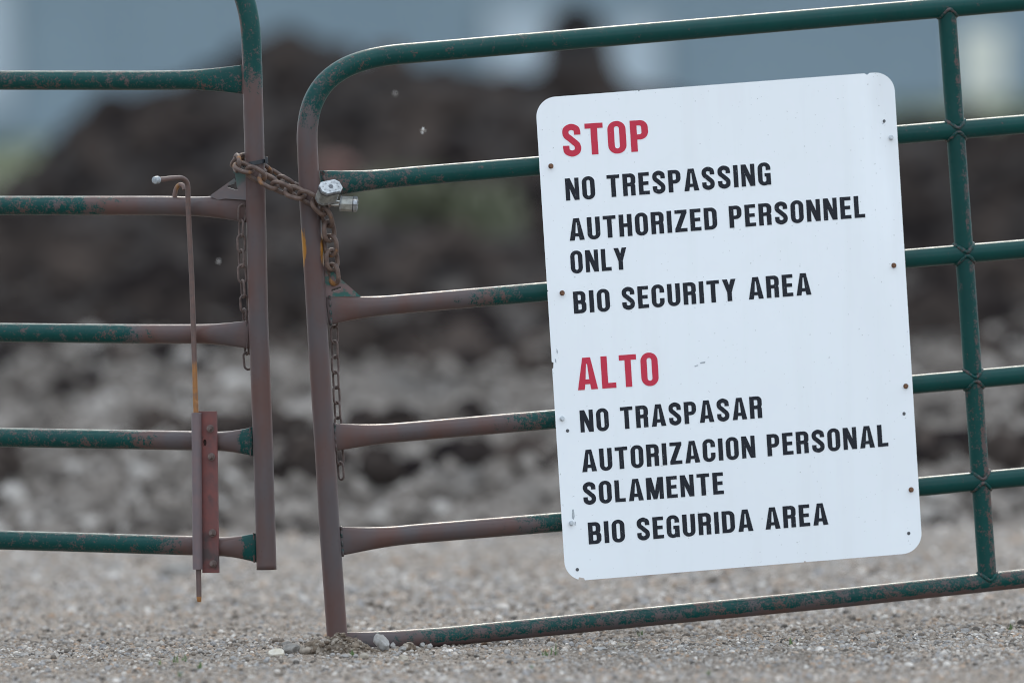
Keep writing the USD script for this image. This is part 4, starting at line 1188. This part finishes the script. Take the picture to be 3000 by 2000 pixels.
stone(810, 1916, 25, 16, 0, 11, 'rounded cream stone at the left end of the soil by the latch post', 0.4, 3)
stone(856, 1905, 29, 18, 1, 12, 'smooth grey stone right behind the cream stone', 0.35, 3)
stone(848, 1890, 25, 12, 1, 13, 'flatter brown-grey stone, behind the smooth grey one', 0.3, 2)
stone(1123, 1889, 29, 31, 2, 14, 'biggest pale jagged rock leaning before the bottom rail', 0.7, 9, 0.02)
stone(1067, 1923, 15, 12, 3, 15, 'tan pebble just below the soil, left of the jagged rock')
stone(1042, 1922, 8, 7, 2, 16, 'small pale pebble touching the tan pebble')
stone(1012, 1922, 15, 7, 2, 17, 'flat white pebble below the soil clump')
stone(1048, 1936, 13, 4, 2, 18, 'thin flat pale chip in front of the tan pebble')
stone(1182, 1928, 15, 11, 3, 19, 'pale wedge-shaped stone alone below the rail')
stone(1153, 1912, 9, 7, 2, 20, 'pale pebble at the foot of the jagged rock')
stone(1179, 1903, 13, 11, 2, 21, 'grey pebble right of the jagged rock')
stone(1152, 1893, 8, 11, 2, 22, 'small upright chip between the jagged rock and the soil crumbs')
stone(1238, 1890, 9, 9, 2, 23, 'round pale pebble below the bottom rail')
stone(1222, 1899, 11, 8, 1, 24, 'dull grey pebble left of the round pale one')
stone(1260, 1893, 9, 10, 2, 25, 'last pale pebble on the right of the row by the rail')
stone(958, 1904, 10, 9, 2, 26, 'pale pebble stuck in the soil left of the post')
stone(975, 1919, 8, 7, 2, 27, 'white pebble below the post')
stone(1754, 1900, 22, 7, 2, 28, 'flat pale stone lying alone in the gravel under the sign')
stone(1829, 1892, 25, 8, 3, 29, 'flat brown stone lying right of the pale one under the sign')
stone(1602, 1936, 17, 6, 2, 30, 'flat white stone in the gravel left of the sign bottom')
stone(2256, 1851, 19, 5, 1, 31, 'flat grey stone in the gravel below the bottom rail')
stone(2380, 1839, 20, 5, 2, 32, 'flat white stone in the gravel right of the grey one')
stone(520, 1678, 54, 26, 1, 33, 'big dark blurred rock on the gravel behind the drop rod', 0.6, 6)
stone(325, 1649, 24, 9, 1, 34, 'small dark blurred rock on the gravel left of the big one', 0.6, 6)
stone(1412, 1612, 22, 9, 1, 35, 'small dark blurred rock under the lowest rail left of the sign', 0.6, 6)
stone(708, 1911, 9, 4, 3, 36, 'small brown pebble left of the cream stone')


MOUNDS = []


def mound(x, y, hw, hh, seed, label, deep=0.8):
    g = gp(x, y + hh); r = hw * S * g[1]; h = 2 * hh * S * g[1]
    n_ = 70; a = np.linspace(-1.15, 1.15, n_); X, Yg = np.meshgrid(a * r, a * r * deep)
    q = np.sqrt((X / r) ** 2 + (Yg / (r * deep)) ** 2)
    w = meshkit.fbm(np.stack([X, Yg, 0 * X], -1) * 55, 5, seed); w2 = meshkit.fbm(np.stack([X, Yg, 0 * X], -1) * 18, 3, seed + 1)
    z_ = h * np.clip(1.0 - q ** 1.6 + 0.9 * (w2 - 0.5), -0.4, 1.2) * (0.55 + 0.9 * w) - 0.004
    V = np.stack([X + g[0], Yg + g[1] + r * deep * 0.9, z_], -1).reshape(-1, 3)
    i_ = np.arange(n_ - 1)[:, None] * n_ + np.arange(n_ - 1)[None]
    F = np.stack([i_, i_ + 1, i_ + n_ + 1, i_ + n_], -1).reshape(-1, 4)
    MOUNDS.append(V)
    obj('soil_clump', (V, np.vstack([F[:, [0, 1, 2]], F[:, [0, 2, 3]]])), SOIL, smooth=60, label=label, cat='soil')
    return g, r


g, r = mound(1020, 1882, 108, 36, 3, 'crumbly brown soil clump heaped against the foot of the latch post', 0.45)
mound(930, 1893, 44, 24, 5, 'smaller brown soil clump left of the latch post', 0.6)
mound(895, 1906, 24, 10, 9, 'low crumb of soil between the grey stone and the post', 0.6)
mound(1196, 1892, 26, 15, 7, 'brown soil crumb with pebbles right of the jagged rock', 0.6)
n = 700
xs_ = RNG.normal(1030, 80, n).clip(870, 1250); ys_ = RNG.normal(1909, 8, n).clip(1888, 1935)
cp = [gp(x_, y_) for x_, y_ in zip(xs_, ys_)]
for V in MOUNDS:
    ok = V[V[:, 2] > 0.004]
    cp += list(ok[RNG.integers(0, len(ok), min(420, len(ok) // 3))] + RNG.normal(0, 0.001, (min(420, len(ok) // 3), 3)))
cp = np.array(cp); n = len(cp)
rr_ = np.exp(RNG.normal(math.log(0.0034), 0.45, n)).clip(0.0015, 0.008)
rr_[RNG.integers(0, n, 60)] *= 2.2
instancer('soil_crumbs', pebbles, instanced('soil_crumb', [(0, (0.104, 0.074, 0.051)), (0.6, (0.200, 0.155, 0.112)), (1, (0.336, 0.289, 0.238))], scale=1.5), cp, np.repeat(rr_[:, None], 3, 1), zspin(n, 0.3), RNG.integers(0, 7, n),
          'loose soil crumbs and grit around the foot of the latch post', 'soil crumbs', 'crumb')

SPR = [(515, 1940, 'left of the drop rod near the photo bottom'), (541, 1936, 'just right of another sprout, below the drop rod'), (584, 1963, 'in the gravel below the drop rod'), (470, 1955, 'leftmost, near the photo bottom'),
       (530, 1986, 'at the photo bottom below the drop rod'), (1034, 1921, 'beside the white pebble by the soil'), (1624, 1916, 'tallest, in the gravel left of the sign bottom'), (1597, 1920, 'small, left of the tallest one'),
       (2074, 1985, 'at the photo bottom below the sign'), (2315, 1890, 'in the gravel right below the sign'), (1560, 1970, 'near the photo bottom left of the sign'), (2960, 1845, 'near the right edge under the bottom rail'), (1876, 1862, 'close under the bottom rail')]
for i_, (sx_, sy_, lb) in enumerate(SPR):
    g = gp(sx_, sy_); V, F = tuft(7, 0.020 if sx_ != 1624 else 0.032, 0.0024, 300 + i_, 0.9)
    obj('sprout', (V + [g[0], g[1], float(ground_z(g[0], g[1]))], F), SPROUT, smooth=False, label='tiny green sprout ' + lb, cat='sprout', group='sprouts in the gravel')
